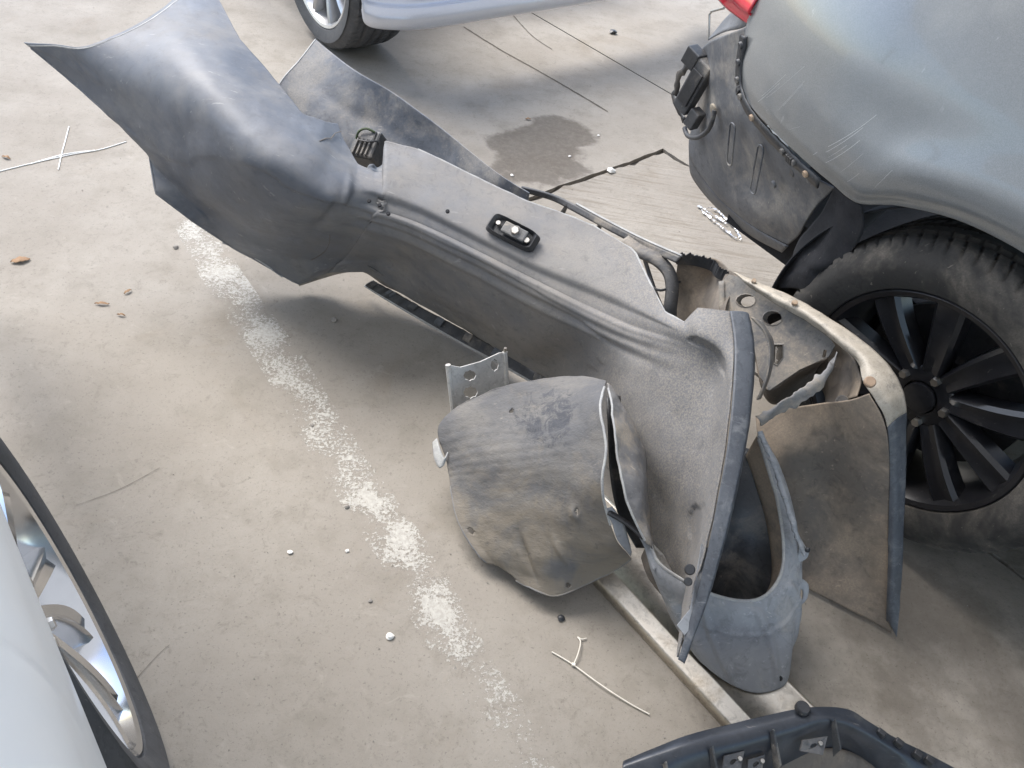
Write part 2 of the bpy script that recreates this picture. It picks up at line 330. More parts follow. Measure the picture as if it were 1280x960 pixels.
# ---------------------------------------------------------------- wheels
def lathe(C, ex, ey, ez, prof, seg, fn=None):
    """revolve (y outward, r) profile about the axle ey through C"""
    V = []; F = []
    for i in range(seg):
        a = 2*math.pi*i/seg; d = ex*math.cos(a)+ez*math.sin(a)
        for j, (y, r) in enumerate(prof):
            rr = r+(fn(a, j, y) if fn else 0); V.append(C+ey*y+d*rr)
    m = len(prof)
    for i in range(seg):
        for j in range(m-1): F.append((i*m+j, i*m+j+1, ((i+1) % seg)*m+j+1, ((i+1) % seg)*m+j))
    return V, F
def wheel(car, C, ex, ey, Rt, Wd, Rr, spokes, rimmat, rubmat, nb=72, seg=432, dark=None, lugs=5, lug0=77, capmat=None):
    """spokes: list of (angle deg, half width hub, half width rim, lean deg)"""
    ey = Vector(ey).normalized(); ex = (ex-ey*ex.dot(ey)).normalized(); ez = ex.cross(ey); C = Vector(C); d2 = math.radians
    if ez.z < 0: ez = -ez
    # rim: lip, barrel, hub and spokes in one casting
    prof = [(.004, Rr+.004), (.008, Rr), (.004, Rr-.010), (-.012, Rr-.018), (-.05, Rr-.028), (-.12, Rr-.034), (-.17, Rr-.02), (-Wd, Rr)]
    parts = [lathe(C, ex, ey, ez, prof, 96)]
    parts.append(lathe(C, ex, ey, ez, [(-.09, .07), (-.034, .068), (-.03, .062), (-.03, .036), (-.045, .034), (-.045, .0005)], 40))
    for (an, wh, wr, lean) in spokes:
        V = []; N = 9
        for k in range(N):
            f = k/(N-1); r = .06+(Rr-.012-.06)*f; a = d2(an+lean*f*f); dr = ex*math.cos(a)+ez*math.sin(a); dt = -ex*math.sin(a)+ez*math.cos(a)
            hw = wh+(wr-wh)*f; y = -.028+.022*math.sin(f*math.pi*.5)
            for (s, dy) in ((-1, -.04), (-1, -.006), (-.72, .002), (0, -.004), (.72, .002), (1, -.006), (1, -.04)):
                V.append(C+dr*r+dt*s*hw+ey*(y+dy))
        F = [(k*7+i, k*7+(i+1) % 7, (k+1)*7+(i+1) % 7, (k+1)*7+i) for k in range(N-1) for i in range(7)]
        parts.append((V, F+[tuple(range(7)), tuple((N-1)*7+i for i in range(7))]))
    V, F = merge(*parts)
    wl = obj('wheel', V, F, rimmat, car)
    # tyre with cut tread
    tp = [(.0, Rr+.002), (.010, Rr+.006), (.016, Rr+.02), (.020, Rr+.045), (.0205, (Rr+Rt)/2+.01), (.016, Rt-.035), (.010, Rt-.022), (.0085, Rt-.021), (.003, Rt-.012), (-.006, Rt-.005)]
    ny = 30
    for k in range(ny): 
        f = k/(ny-1); tp.append((-.012-(Wd-.03)*f, Rt-.004*(2*f-1)**2))
    tp += [(-Wd-.004, Rt-.012), (-Wd-.015, Rt-.04), (-Wd-.01, Rr+.02), (-Wd, Rr)]
    gro = {5, 6, 12, 13, 18, 19, 25, 26}
    def fn(a, j, y):
        k = j-10
        if k < -2 or k >= ny: return -.0004*(1 if (j == 4 and (a*57.3) % 9 < 4) else 0)
        if k in gro: return -.0075
        ph = (a*nb/(2*math.pi)+ (y*14 if k < 6 else -y*9)+ (.5 if 6 <= k < 19 else 0)) % 1
        lim = .2 if (k < 6 or k > 26) else .13
        if 6 <= k <= 12 and k not in (6, 7, 11, 12): lim = .0
        return -.0055 if ph < lim else 0
    V, F = lathe(C, ex, ey, ez, tp, seg, fn); obj('tyre', V, F, rubmat, wl)
    V, F = lathe(C, ex, ey, ez, [(-.105, .02), (-.105, Rr-.06), (-.125, Rr-.06), (-.125, .02)], 64); obj('brake_disc', V, F, dark or M_BLACK, wl)
    cp = ex*math.cos(2.4)+ez*math.sin(2.4)
    disc('centre_cap', C+ey*-.03, ey, .033, .008, capmat or rimmat, wl, 28)
    for k in range(lugs):
        a = d2(lug0+k*360/lugs); p = C+(ex*math.cos(a)+ez*math.sin(a))*.055
        disc('lug_nut', p+ey*-.034, ey, .010, .016, M_STEEL, wl, 6, dome=.35)
    return wl

# ---------------------------------------------------------------- grey car on the right
def paint(name, c, c2, dustc, amt, metal=.4, rough=.32):
    t = NT(name)
    col = t.mix(t.ramp(t.noise(900, 1), .4, .6), c, c2)
    d = t.math('MULTIPLY', t.ramp(t.noise(3.2, 7, .65), .4, .75), amt)
    col = t.mix(d, col, dustc)
    sc = t.ramp(t.noise(40, 3, .5, stretch=(1, 1, .22, .6, .5, .3)), .70, .735, 0, .3*amt*2)
    col = t.mix(sc, col, (.6, .62, .62))
    return t.out(col, t.ramp(d, 0, .5, rough, min(.9, rough+.3)), metal, None, coat=.7)
M_GREY = paint('grey_metallic_paint', (.19, .20, .205), (.25, .26, .265), (.36, .35, .32), .3, .45, .3)
M_RIMB = dirty('black_rim_paint', (.010, .010, .012), (.016, .016, .018), (.12, .11, .1), .1, .28, bump=.05)
M_UNDER = dirty('undercoated_steel', (.085, .09, .1), (.13, .135, .145), (.34, .31, .27), .5, .55, dsc=5)
M_RED = plain('red_lens', (.55, .01, .03), .12, coat=1, bump=0)
M_FELT = dirty('black_felt', (.012, .013, .016), (.02, .02, .024), (.1, .09, .08), .1, .9, bump=.5)
GO = Vector((.79, 1.2, 0))
gc = thing('parked_car', GO, 'grey car on the right with its rear bumper removed', 'car')
def RC(x, out, z): return GO+LX*x+LN*out+UP*z
# boundary of the panel (x, z): rear edge by the lamp, cut line, arch lip, sill
qb = [(-.735, .80), (-.718, .765), (-.69, .715), (-.668, .688), (-.64, .672), (-.595, .666), (-.546, .664), (-.5, .661), (-.446, .656), (-.39, .65), (-.338, .645), (-.30, .64), (-.27, .643), (-.23, .665), (-.198, .681), (-.125, .706), (-.06, .718), (.02, .722), (.10, .715), (.2, .68), (.29, .615), (.35, .54), (.39, .44), (.41, .34), (.425, .22), (.6, .2), (1.0, .2), (2.0, .2)]
qt = [-.70, -.68, -.66, -.64, -.61, -.58, -.54, -.50, -.45, -.40, -.35, -.31, -.27, -.23, -.19, -.12, -.06, .02, .10, .2, .3, .38, .45, .5, .55, .7, 1.05, 2.0]
def qout(x, z, dl):
    o_ = .024-.72*max(0, -.36-x)**2
    o_ += .012*math.exp(-((dl-.06)/.06)**2)*sst(-.45, -.25, x)*(1-sst(.35, .5, x))+.006*sst(.0, .03, dl)     # flared arch
    o_ -= .004*math.exp(-((z-.81-.03*x)/.06)**2)
    o_ -= .75*max(0, z-.74)**1.75
    return o_
def sst(a, b, x):
    t = min(max((x-a)/(b-a), 0), 1); return t*t*(3-2*t)
NQ, NZ = 170, 70; gq = []
bq = [crom([Vector((p[0], p[1], 0)) for p in qb], i/(NQ-1)) for i in range(NQ)]
tq = [crom([Vector((x, 1.16, 0)) for x in qt], i/(NQ-1)) for i in range(NQ)]
for j in range(NZ):
    f = (j/(NZ-1))**1.25; r = []
    for i in range(NQ):
        p = bq[i].lerp(tq[i], f); r.append(RC(p.x, qout(p.x, p.y, (p-bq[i]).length), p.y))
    gq.append(r)
sheet('quarter_panel', gq, M_GREY, gc, .0015)
sheet('arch_lip', [gq[0], [p+LN*-.014+UP*.001 for p in gq[0]], [p+LN*-.03+UP*.006 for p in gq[0]]], M_GREY, gc, .001)
tp_ = gq[-1]
M_SCR = plain('bare_scratch', (.55, .56, .56), .6); rs = random.Random(11)
for k in range(16):
    i0 = rs.randint(30, 78); j0 = rs.randint(2, 12); m_ = rs.randint(6, 16); di = rs.choice((0, 1))
    sl = rs.uniform(.3, .7); pth = [gq[j0+t_][i0+int(t_*sl)].lerp(gq[j0+t_][i0+int(t_*sl)+1], t_*sl % 1)+LN*.0006+UP*.0006 for t_ in range(m_)]
    V, F = tube_geo(pth, rs.uniform(.0002, .0004), 5); obj('scratch', V, F, M_SCR, gc)
sheet('upper_body', [tp_, [p+LN*-.06+UP*.05 for p in tp_], [p+LN*-.2+UP*.25 for p in tp_], [p+LN*-.3+UP*.42 for p in tp_], [p+LN*-.6+UP*.47 for p in tp_], [p+LN*-1.1+UP*.48 for p in tp_]], M_GREY, gc, .0015)
box('floor_pan', RC(.5, -.95, .32), LX, LN, UP, (2.4, 1.45, .12), M_FELT, gc)
box('rear_panel', RC(-.70, -.85, .62), LX, LN, UP, (.06, 1.3, .55), M_UNDER, gc)
# tail light
tl = [[(0.296,1.93,0.781), (0.316,1.88,0.778), (0.339,1.832,0.779), (0.364,1.783,0.781)],[(0.305,1.906,0.818), (0.324,1.855,0.818), (0.343,1.813,0.813), (0.358,1.777,0.815)],[(0.327,1.912,0.861), (0.345,1.863,0.863), (0.36,1.816,0.864), (0.376,1.784,0.867)]]
tlo = sheet('tail_light', displace(grid(tl, 16, 12), lambda u, v, p: .006), M_RED, gc, .006)
# exposed rear corner behind the missing bumper
pn = [[(0.363,1.777,0.787), (0.385,1.73,0.693), (0.428,1.654,0.65), (0.479,1.584,0.628), (0.518,1.526,0.613), (0.556,1.455,0.626)],[(0.342,1.866,0.732), (0.371,1.834,0.653), (0.413,1.759,0.591), (0.466,1.687,0.551), (0.516,1.603,0.535), (0.559,1.511,0.548)],[(0.326,1.987,0.664), (0.355,1.956,0.577), (0.395,1.882,0.495), (0.466,1.776,0.437), (0.525,1.666,0.429), (0.574,1.569,0.449)],[(0.324,2.063,0.617), (0.346,2.054,0.499), (0.365,2.033,0.352), (0.441,1.906,0.319), (0.52,1.761,0.331), (0.577,1.624,0.376)]]
rp = sheet('corner_panel', displace(grid(pn, 60, 40), lambda u, v, p: .006*math.sin(v*9)*math.sin(u*7)+.003*ns(p, 14)), M_UNDER, gc, .003)
pe = [[(0.364,2.034,0.356), (0.387,2.009,0.334), (0.442,1.905,0.315), (0.521,1.76,0.328), (0.579,1.623,0.373)],[(0.375,2.052,0.32), (0.397,2.043,0.274), (0.456,1.949,0.258), (0.534,1.804,0.276), (0.589,1.671,0.324)]]
sheet('lower_flange', grid(pe, 30, 4), M_UNDER, gc, .004)
pb = [[(0.322,2.006,0.659), (0.34,1.927,0.712), (0.358,1.849,0.752), (0.363,1.784,0.787)],[(0.339,2.047,0.666), (0.349,2.006,0.717), (0.356,1.94,0.764), (0.356,1.88,0.793)]]
sheet('lamp_shelf', grid(pb, 12, 5), M_UNDER, gc, .002)
cf = frame_of(*[(0.413,1.759,0.591), (0.466,1.687,0.551), (0.395,1.882,0.495)])
if cf[2].dot(Vector((0, 0, 1.39))-GO) < 0: cf = (cf[0], -cf[1], -cf[2])
# embossed ovals, plugs and grommet
for a, b in [[(0.397,1.762,0.567), (0.414,1.758,0.491)],[(0.452,1.672,0.57), (0.467,1.67,0.478)]]:
    a, b = Vector(a), Vector(b); t = (b-a).normalized(); s = t.cross(cf[2]).normalized(); pts = []
    for k in range(25):
        an = 2*math.pi*k/24; c0 = a if math.cos(an) < 0 else b
        pts.append(c0+t*.012*math.cos(an)+s*.012*math.sin(an)+cf[2]*.003)
    tube('pressed_rib', pts, .0022, M_UNDER, rp, seg=6)
for p, r, m in zip([(0.505,1.577,0.583), (0.494,1.627,0.52), (0.365,1.885,0.548)], (.012, .009, .014), (M_BLACKD, M_UNDER, dirty('tan_rubber', (.22, .19, .15), (.3, .26, .2), (.4, .34, .27), .5, .8))):
    disc('plug', p, cf[2], r, .006, m, rp)
    if m is M_BLACKD: disc('plug_rim', Vector(p)-cf[2]*.001, cf[2], r*1.5, .003, M_UNDER, rp)
tube('cable', [(0.364,1.872,0.551), (0.366,1.869,0.523), (0.365,1.885,0.49), (0.352,1.914,0.455), (0.336,1.961,0.432), (0.328,1.999,0.433)], .006, M_BLACKD, gc, n=24)
# clip rail along the panel edge
rail = [(0.352,1.752,0.773), (0.358,1.745,0.731), (0.368,1.727,0.687), (0.387,1.683,0.659), (0.421,1.624,0.645), (0.461,1.559,0.636), (0.49,1.513,0.631), (0.527,1.464,0.625)]
ro = ribbon('clip_rail', rail, .026, M_BLACK, gc, up=cf[2], n=40, rag=.25, thick=.005)
rc = curve(rail, 60)
for k in (4, 10, 16, 22, 30, 43, 49, 54):
    disc('clip', rc[k]+cf[2]*.002, cf[2], .0075, .006, M_BLACKD if k % 3 else M_RUSTY, ro, 12)
for k in (19, 20, 46, 47, 48):
    box('clip_tooth', rc[k]+cf[2]*.005, rc[k+1]-rc[k], cf[2], (rc[k+1]-rc[k]).cross(cf[2]), (.006, .008, .018), M_BLACK, ro, .001)
st = [(0.43,1.611,0.665), (0.468,1.556,0.666), (0.473,1.549,0.635), (0.459,1.569,0.639), (0.443,1.591,0.648), (0.434,1.606,0.641)]
lb = plate('paper_label', [Vector(p)+cf[2]*.004 for p in st], [], plain('label_paper', (.8, .79, .75), .7), gc, .0006)
s0, s1 = Vector(st[0]), Vector(st[1]); sx = (s1-s0).normalized(); sy = (Vector(st[5])-s0).normalized()
gl = [box_geo(s0+sx*(.006+.0035*k)+sy*.006+cf[2]*.0048, sx, sy, cf[2], .0009+.0007*(k % 3), .005, .0004) for k in range(9)]
V, F = merge(*gl); obj('barcode', V, F, M_BLACK, lb, False)
# sensor box on its bracket at the corner
fx, fy, fz = LX, LN, UP
sm = [(0.323,2.005,0.543), (0.312,2.017,0.51), (0.294,2.066,0.488), (0.305,2.024,0.605), (0.343,1.984,0.47)]
mb = box('sensor_box', sm[0], LX*.25+UP*.9, LN, LX-UP*.25, (.145, .03, .05), M_BLACKD, gc, .004)
box('lid', Vector(sm[0])+LN*.017, LX*.25+UP*.9, LN, LX-UP*.25, (.095, .006, .036), M_BLACK, mb, .002)
box('plug_socket', sm[3], LX*.25+UP*.9, LN, LX-UP*.25, (.045, .034, .045), M_BLACK, mb, .003)
box('mount', sm[4], LX*.25+UP*.9, LN, LX-UP*.25, (.05, .03, .032), M_BLACKD, mb, .003)
ribbon('torn_edge', [(0.303,2.057,0.575), (0.293,2.097,0.524), (0.296,2.108,0.476), (0.294,2.11,0.459), (0.329,2.042,0.434)], .018, M_BLACK, mb, up=LN, n=30, rag=.9, thick=.002)
tube('wire_loop', [(0.334,2.067,0.637), (0.32,2.082,0.692), (0.323,2.079,0.701), (0.339,2.017,0.733)], .003, M_STEEL, gc, seg=8)
# arch liner
lv = [[RC(.02+.40*math.cos(a), y, .34+.395*math.sin(a)) for a in [math.radians(d) for d in range(-15, 196, 6)]] for y in (.0, -.06, -.15, -.27)]
sheet('wheel_arch_liner', grid(lv, 80, 12), M_FELT, gc, .003)
ll = [[(0.555,1.456,0.629), (0.564,1.476,0.564), (0.554,1.502,0.469), (0.551,1.49,0.402), (0.544,1.497,0.339)],[(0.576,1.418,0.634), (0.583,1.426,0.576), (0.578,1.431,0.503), (0.57,1.425,0.454), (0.575,1.434,0.391)],[(0.593,1.385,0.637), (0.614,1.377,0.587), (0.616,1.39,0.521), (0.601,1.406,0.444), (0.596,1.412,0.373)]]
sheet('arch_flap', displace(grid(ll, 30, 16), lambda u, v, p: .006*ns(p, 20)), M_FELT, gc, .004)
pairs = []
for k in range(5):
    for s in (-1, 1): pairs.append((82+72*k+s*17, .020, .030, s*2))
wheel(gc, RC(0, 0, .335), LX, LN, .335, .225, .232, pairs, M_RIMB, M_RUB, nb=74, seg=592, lug0=80)

# ---------------------------------------------------------------- white car, bottom left
M_CHROME = plain('polished_rim', (.62, .63, .65), .16, 1, bump=0, var=.05)
WO = LN*.075+LX*-.765
wc = thing('parked_car', WO, 'white car at the left edge with a polished alloy wheel', 'car')
def WC(x, out, z): return WO+LX*x-LN*out+UP*z
xs = [-1.2, -.8, -.5, -.40, -.385, -.34, -.27, -.18, -.09, 0, .09, .18, .27, .34, .385, .40, .5, .8, 1.2]
def lipz(x): return .335+math.sqrt(max(0, .39**2-x*x)) if abs(x) < .387 else .2
def wout(z): return .004-.12*max(0, .745-z)**2-1.5*max(0, z-.745)**2
gw = []
xw = [-1.2+2.4*i/179 for i in range(180)]
for j in range(46):
    f = j/45; gw.append([WC(x, wout(lipz(x)+(.98-lipz(x))*f), lipz(x)+(.98-lipz(x))*f) for x in xw])
sheet('fender', gw, M_WHITE, wc, .0015)
sheet('bonnet', [[WC(x, o_, z) for x in xw] for (o_, z) in ((wout(.98)-.001, .981), (-.105, 1.004), (-.14, 1.03), (-.22, 1.055), (-.4, 1.08), (-.8, 1.1))], M_WHITE, wc, .0015)
lv = [[WC(.40*math.cos(a), y, .335+.40*math.sin(a)) for a in [math.radians(d) for d in range(-15, 196, 6)]] for y in (-.015, -.08, -.28)]
sheet('wheel_arch_liner', grid(lv, 60, 10), M_FELT, wc, .003)
sp = [(72*k+14+s_*14, .015, .024, 5+s_*3) for k in range(5) for s_ in (-1, 1)]
wheel(wc, LN*.085+LX*-.745+UP*.335, LX, -LN+UP*.10-LX*.03, .335, .215, .240, sp, M_CHROME, M_RUBC, seg=296, lug0=50)
box('floor_pan', WC(.2, -1.0, .32), LX, LN, UP, (2.2, 1.4, .1), M_FELT, wc)

# ---------------------------------------------------------------- silver car, top
M_SILV = paint('silver_paint', (.55, .56, .6), (.63, .64, .68), (.6, .59, .56), .15, .25, .28)
TO = LN*-1.36+LX*-2.92
tc_ = thing('parked_car', TO, 'silver car at the top, its bumper corner and front wheel in view', 'car')
def TC(x, out, z): return TO+LX*x+LN*out+UP*z
wr = [(36*k, .011, .015, 0) for k in range(10)]
wheel(tc_, TC(0, 0, .315), LX, LN, .315, .215, .235, wr, plain('silver_rim', (.5, .5, .5), .35, .8), M_RUBC, seg=296)
lo = [(x-.12, o_, z) for (x, o_, z) in [(.445, .0, .25), (.455, -.01, .21), (.49, -.06, .20), (.535, -.2, .20), (.545, -.5, .205), (.55, -.9, .21), (.53, -1.4, .21), (.40, -1.72, .21)]]
def dz(dx, do, dzz): return [TC(x-dx, o_-do, z+dzz) for (x, o_, z) in lo]
sheet('bumper', grid([dz(.03, .02, -.004), dz(-.012, 0, .004), dz(-.02, -.004, .045), dz(-.0, .0, .075)], 90, 18), M_SILV, tc_, .003)
sheet('lower_recess', grid([dz(.0, .0, .075), dz(.022, .012, .085), dz(.04, .02, .15), dz(.055, .03, .24)], 90, 18), M_SILV, tc_, .003)
sheet('upper_bumper', grid([dz(.055, .03, .24), dz(.06, .03, .26), dz(.09, .03, .42), dz(.2, .05, .55)], 90, 18), M_SILV, tc_, .003)
xs2 = [-.9, -.5, -.41, -.385, -.33, -.25, -.15, 0, .15, .25, .30]
rows = []
for (o_, z_) in ((-.01, None), (.012, .02), (.01, .74), (-.05, .9), (-.4, .98)):
    rows.append([TC(x, o_, (.32+math.sqrt(max(0, .385**2-x*x)) if abs(x) < .384 else .2) if z_ is None else max(z_, .02+(.32+math.sqrt(max(0, .385**2-x*x)) if abs(x) < .384 else .2))) for x in xs2])
sheet('fender', grid(rows, 90, 24, linear=(0, 1)), M_SILV, tc_, .002)
lv = [[TC(.35*math.cos(a), y, .32+.37*math.sin(a)) for a in [math.radians(d) for d in range(20, 196, 6)]] for y in (-.015, -.08, -.28)]
sheet('wheel_arch_liner', grid(lv, 60, 10), M_FELT, tc_, .003)
box('floor_pan', TC(-1.15, -.9, .3), LX, LN, UP, (1.8, 1.3, .1), M_FELT, tc_)

# ---------------------------------------------------------------- loose body parts: materials
def bumper_mat():
    t = NT('dusty_grey_bumper'); uv = t.tc.outputs['UV']
    sp = t.n('SeparateXYZ'); t.l(uv, sp.inputs[0]); u, v = sp.outputs[0], sp.outputs[1]
    c = t.mix(t.ramp(t.noise(5, 8, .65), .35, .65), (.088, .098, .117), (.125, .135, .155))
    c = t.mix(t.ramp(t.noise(4, 7, .7, dist=.5), .5, .7, 0, .55), c, (.19, .205, .235))
    # clean wiped smears
    d0 = t.math('ADD', t.ramp(u, .22, .95, .10, .46), t.math('MULTIPLY', t.math('SUBTRACT', t.noise(7, 9, .72), .5), .7))
    d = t.ramp(d0, .0, .5, .0, .9)
    g = t.mix(t.ramp(u, .62, .9), (.8, .8, .8), t.ramp(t.noise(300, 4, .8), .38, .62, .2, 1))
    d = t.math('MULTIPLY', d, g)
    c = t.mix(d, c, (.30, .272, .235))
    c = t.mix(t.ramp(t.noise(45, 8, .78, dist=.8), .5, .72, 0, .38), c, (.085, .087, .09))
    c = t.mix(t.ramp(t.noise(3.5, 8, .7, stretch=(1, 3, 3, 0, 0, -.6)), .5, .7, 0, .3), c, (.24, .235, .225))
    c = t.mix(t.ramp(t.noise(20, 5, .6, stretch=(1, 7, 2, .5, .2, .5)), .64, .70, 0, .30), c, (.40, .39, .37))
    c = t.mix(t.ramp(t.noise(13, 6, .7, stretch=(2.2, 1, 1)), .66, .74, 0, .5), c, (.075, .078, .085))
    return t.out(c, t.ramp(d, 0, .6, .48, .85), 0, t.noise(260, 5, .75), .25, .0015, spec=.35)
M_BUMP = bumper_mat()
M_FLANGE = dirty('scuffed_blue_grey_plastic', (.06, .067, .08), (.09, .1, .115), (.2, .205, .21), .35, .5, nsc=9, dsc=30)
M_LINER = dirty('muddy_liner_plastic', (.145, .145, .15), (.22, .215, .21), (.36, .31, .245), .6, .7, nsc=5, dsc=6, stretch=(.6, 1.6, 1.6, 0, 0, .3))
def liner_mat():
    t = NT('muddy_liner_scoop'); sp = t.n('SeparateXYZ'); t.l(t.tc.outputs['UV'], sp.inputs[0]); u, v = sp.outputs[0], sp.outputs[1]
    st = (.5, 2.2, 2.2, 0, 0, .25)
    c = t.mix(t.ramp(t.noise(6, 5, .7, stretch=st), .35, .65), (0.111, 0.111, 0.115), (0.167, 0.159, 0.148))
    n = t.noise(7, 5, .75, dist=.7)
    md = t.math('ADD', t.math('MULTIPLY', t.math('SUBTRACT', n, .5), 1.5), t.ramp(v, .25, .75, -.05, .4))
    c = t.mix(t.ramp(md, .0, .45, 0, .75), c, (0.222, 0.189, 0.144))
    # blue-black scraped patch near the top, smear below
    du = t.math('SUBTRACT', u, .52); dv = t.math('SUBTRACT', v, .2)
    r2 = t.math('ADD', t.math('MULTIPLY', t.math('MULTIPLY', du, du), 5), t.math('MULTIPLY', t.math('MULTIPLY', dv, dv), 16))
    pm = t.math('SUBTRACT', t.math('ADD', 1.0, t.math('MULTIPLY', t.math('SUBTRACT', t.noise(28, 5, .8, dist=1), .5), 3)), t.math('MULTIPLY', r2, 2))
    c = t.mix(t.ramp(pm, .55, 1.1, 0, .75), c, (0.041, 0.046, 0.059))
    du = t.math('SUBTRACT', u, .5); dv = t.math('SUBTRACT', v, .86)
    r2 = t.math('ADD', t.math('MULTIPLY', t.math('MULTIPLY', du, du), 9), t.math('MULTIPLY', t.math('MULTIPLY', dv, dv), 40))
    pm = t.math('SUBTRACT', t.math('ADD', 1.0, t.math('MULTIPLY', t.math('SUBTRACT', t.noise(14, 5, .7), .5), 1.6)), t.math('MULTIPLY', r2, 2))
    c = t.mix(t.ramp(pm, .5, 1.1, 0, .6), c, (0.118, 0.126, 0.141))
    c = t.mix(t.ramp(t.noise(34, 4, .7, stretch=(.25, 5, 5, 0, 0, .25)), .58, .72, 0, .5), c, (0.074, 0.073, 0.073))
    c = t.mix(t.ramp(t.noise(22, 4, .7, stretch=(.2, 4, 4, 0, 0, .3)), .62, .74, 0, .5), c, (0.281, 0.255, 0.215))
    c = t.mix(t.ramp(t.noise(60, 4, .8, dist=1), .60, .72, 0, .5), c, (0.067, 0.067, 0.070))
    return t.out(c, .7, 0, t.math('ADD', t.noise(90, 4, .75), t.math('MULTIPLY', t.noise(34, 4, .7, stretch=(.25, 5, 5, 0, 0, .25)), 1.5)), .45, .002, spec=.35)
M_LINER1 = liner_mat()
M_LINERG = dirty('pale_grey_liner_plastic', (.225, .235, .25), (.32, .33, .345), (.42, .40, .37), .4, .6, nsc=4, dsc=12)
M_MUD = dirty('mud_brown_plastic', (.13, .115, .1), (.2, .165, .13), (.33, .265, .2), .6, .8, nsc=5, dsc=5)
M_BEIGE = dirty('chipped_beige_edge', (.36, .32, .26), (.46, .41, .34), (.09, .09, .095), .35, .6, nsc=30, dsc=38)
M_EDGE = dirty('scuffed_pale_edge', (.32, .32, .32), (.42, .42, .4), (.22, .22, .22), .4, .6, nsc=40)
M_DUSTY = dirty('dusty_grey_plastic', (.12, .12, .122), (.2, .19, .175), (.36, .31, .25), .65, .75, dsc=9)

# ---------------------------------------------------------------- rear bumper cover lying in front
S = [[(-0.959,2.085,0.58), (-0.959,1.888,0.575), (-0.986,1.784,0.56), (-1.085,1.706,0.52), (-1.267,1.745,0.48)],[(-0.765,1.803,0.55), (-0.77,1.663,0.56), (-0.813,1.597,0.545), (-0.983,1.643,0.47), (-1.167,1.724,0.42)],[(-0.627,1.671,0.52), (-0.645,1.54,0.53), (-0.696,1.488,0.51), (-0.871,1.581,0.43), (-1.05,1.663,0.38)],[(-0.556,1.602,0.5), (-0.568,1.483,0.5), (-0.622,1.434,0.47), (-0.798,1.534,0.37), (-0.966,1.657,0.32)],[(-0.516,1.622,0.48), (-0.505,1.466,0.475), (-0.552,1.419,0.44), (-0.746,1.513,0.31), (-0.919,1.568,0.25)],[(-0.497,1.661,0.46), (-0.469,1.456,0.45), (-0.504,1.413,0.41), (-0.666,1.513,0.25), (-0.836,1.572,0.18)],[(-0.478,1.626,0.45), (-0.439,1.442,0.435), (-0.474,1.422,0.385), (-0.62,1.533,0.2), (-0.761,1.592,0.11)],[(-0.424,1.554,0.43), (-0.408,1.46,0.42), (-0.441,1.441,0.365), (-0.561,1.557,0.16), (-0.683,1.594,0.07)],[(-0.383,1.547,0.42), (-0.372,1.474,0.415), (-0.401,1.456,0.355), (-0.496,1.573,0.15), (-0.596,1.589,0.03)],[(-0.364,1.553,0.42), (-0.348,1.477,0.41), (-0.372,1.46,0.35), (-0.457,1.578,0.16), (-0.526,1.607,0.06)],[(-0.377,1.621,0.46), (-0.339,1.477,0.41), (-0.362,1.457,0.35), (-0.446,1.574,0.165), (-0.505,1.597,0.08)],[(-0.298,1.618,0.455), (-0.263,1.469,0.4), (-0.28,1.453,0.34), (-0.342,1.561,0.18), (-0.419,1.609,0.09)],[(-0.164,1.567,0.445), (-0.14,1.423,0.39), (-0.153,1.408,0.33), (-0.208,1.484,0.17), (-0.278,1.56,0.06)],[(-0.033,1.517,0.435), (-0.023,1.371,0.385), (-0.036,1.356,0.325), (-0.078,1.421,0.165), (-0.138,1.502,0.05)],[(0.042,1.506,0.43), (0.056,1.34,0.385), (0.055,1.31,0.325), (0.028,1.364,0.17), (-0.015,1.429,0.05)],[(0.116,1.476,0.43), (0.131,1.313,0.385), (0.139,1.27,0.325), (0.132,1.309,0.2), (0.097,1.36,0.06)],[(0.204,1.413,0.43), (0.211,1.269,0.39), (0.221,1.221,0.335), (0.224,1.159,0.24), (0.202,1.143,0.1)],[(0.269,1.237,0.42), (0.272,1.207,0.415), (0.288,1.163,0.365), (0.299,1.042,0.245), (0.296,1.007,0.08)],[(0.305,1.201,0.43), (0.31,1.172,0.43), (0.339,1.128,0.39), (0.349,0.981,0.26), (0.356,0.913,0.08)],[(0.322,1.209,0.465), (0.332,1.145,0.455), (0.371,1.111,0.41), (0.368,0.935,0.3), (0.379,0.823,0.11)],[(0.372,1.185,0.49), (0.382,1.13,0.47), (0.381,1.025,0.44), (0.373,0.872,0.36), (0.343,0.64,0.2)]]
rows = [[s[k] for s in S] for k in range(5)]
Bv = [Vector(p) for p in rows[4]]; Bs = [(Bv[max(i-2, 0)]+Bv[max(i-1, 0)]+Bv[i]+Bv[min(i+1, len(Bv)-1)]+Bv[min(i+2, len(Bv)-1)])/5 for i in range(len(Bv))]
rows.insert(4, [Vector(m).lerp(b if 2 <= i < 7 else Bv[i], .72 if 2 <= i < 7 else .55) for i, (m, b) in enumerate(zip(rows[3], Bs))])
rb = thing('bumper_cover', [(-0.195,1.583,0.0)][0], 'large dusty grey bumper cover lying face up across the middle of the floor', 'bumper')
def gauss(x, c, s): return math.exp(-((x-c)/s)**2)
def sst(a, b, x):
    t = min(max((x-a)/(b-a), 0), 1); return t*t*(3-2*t)
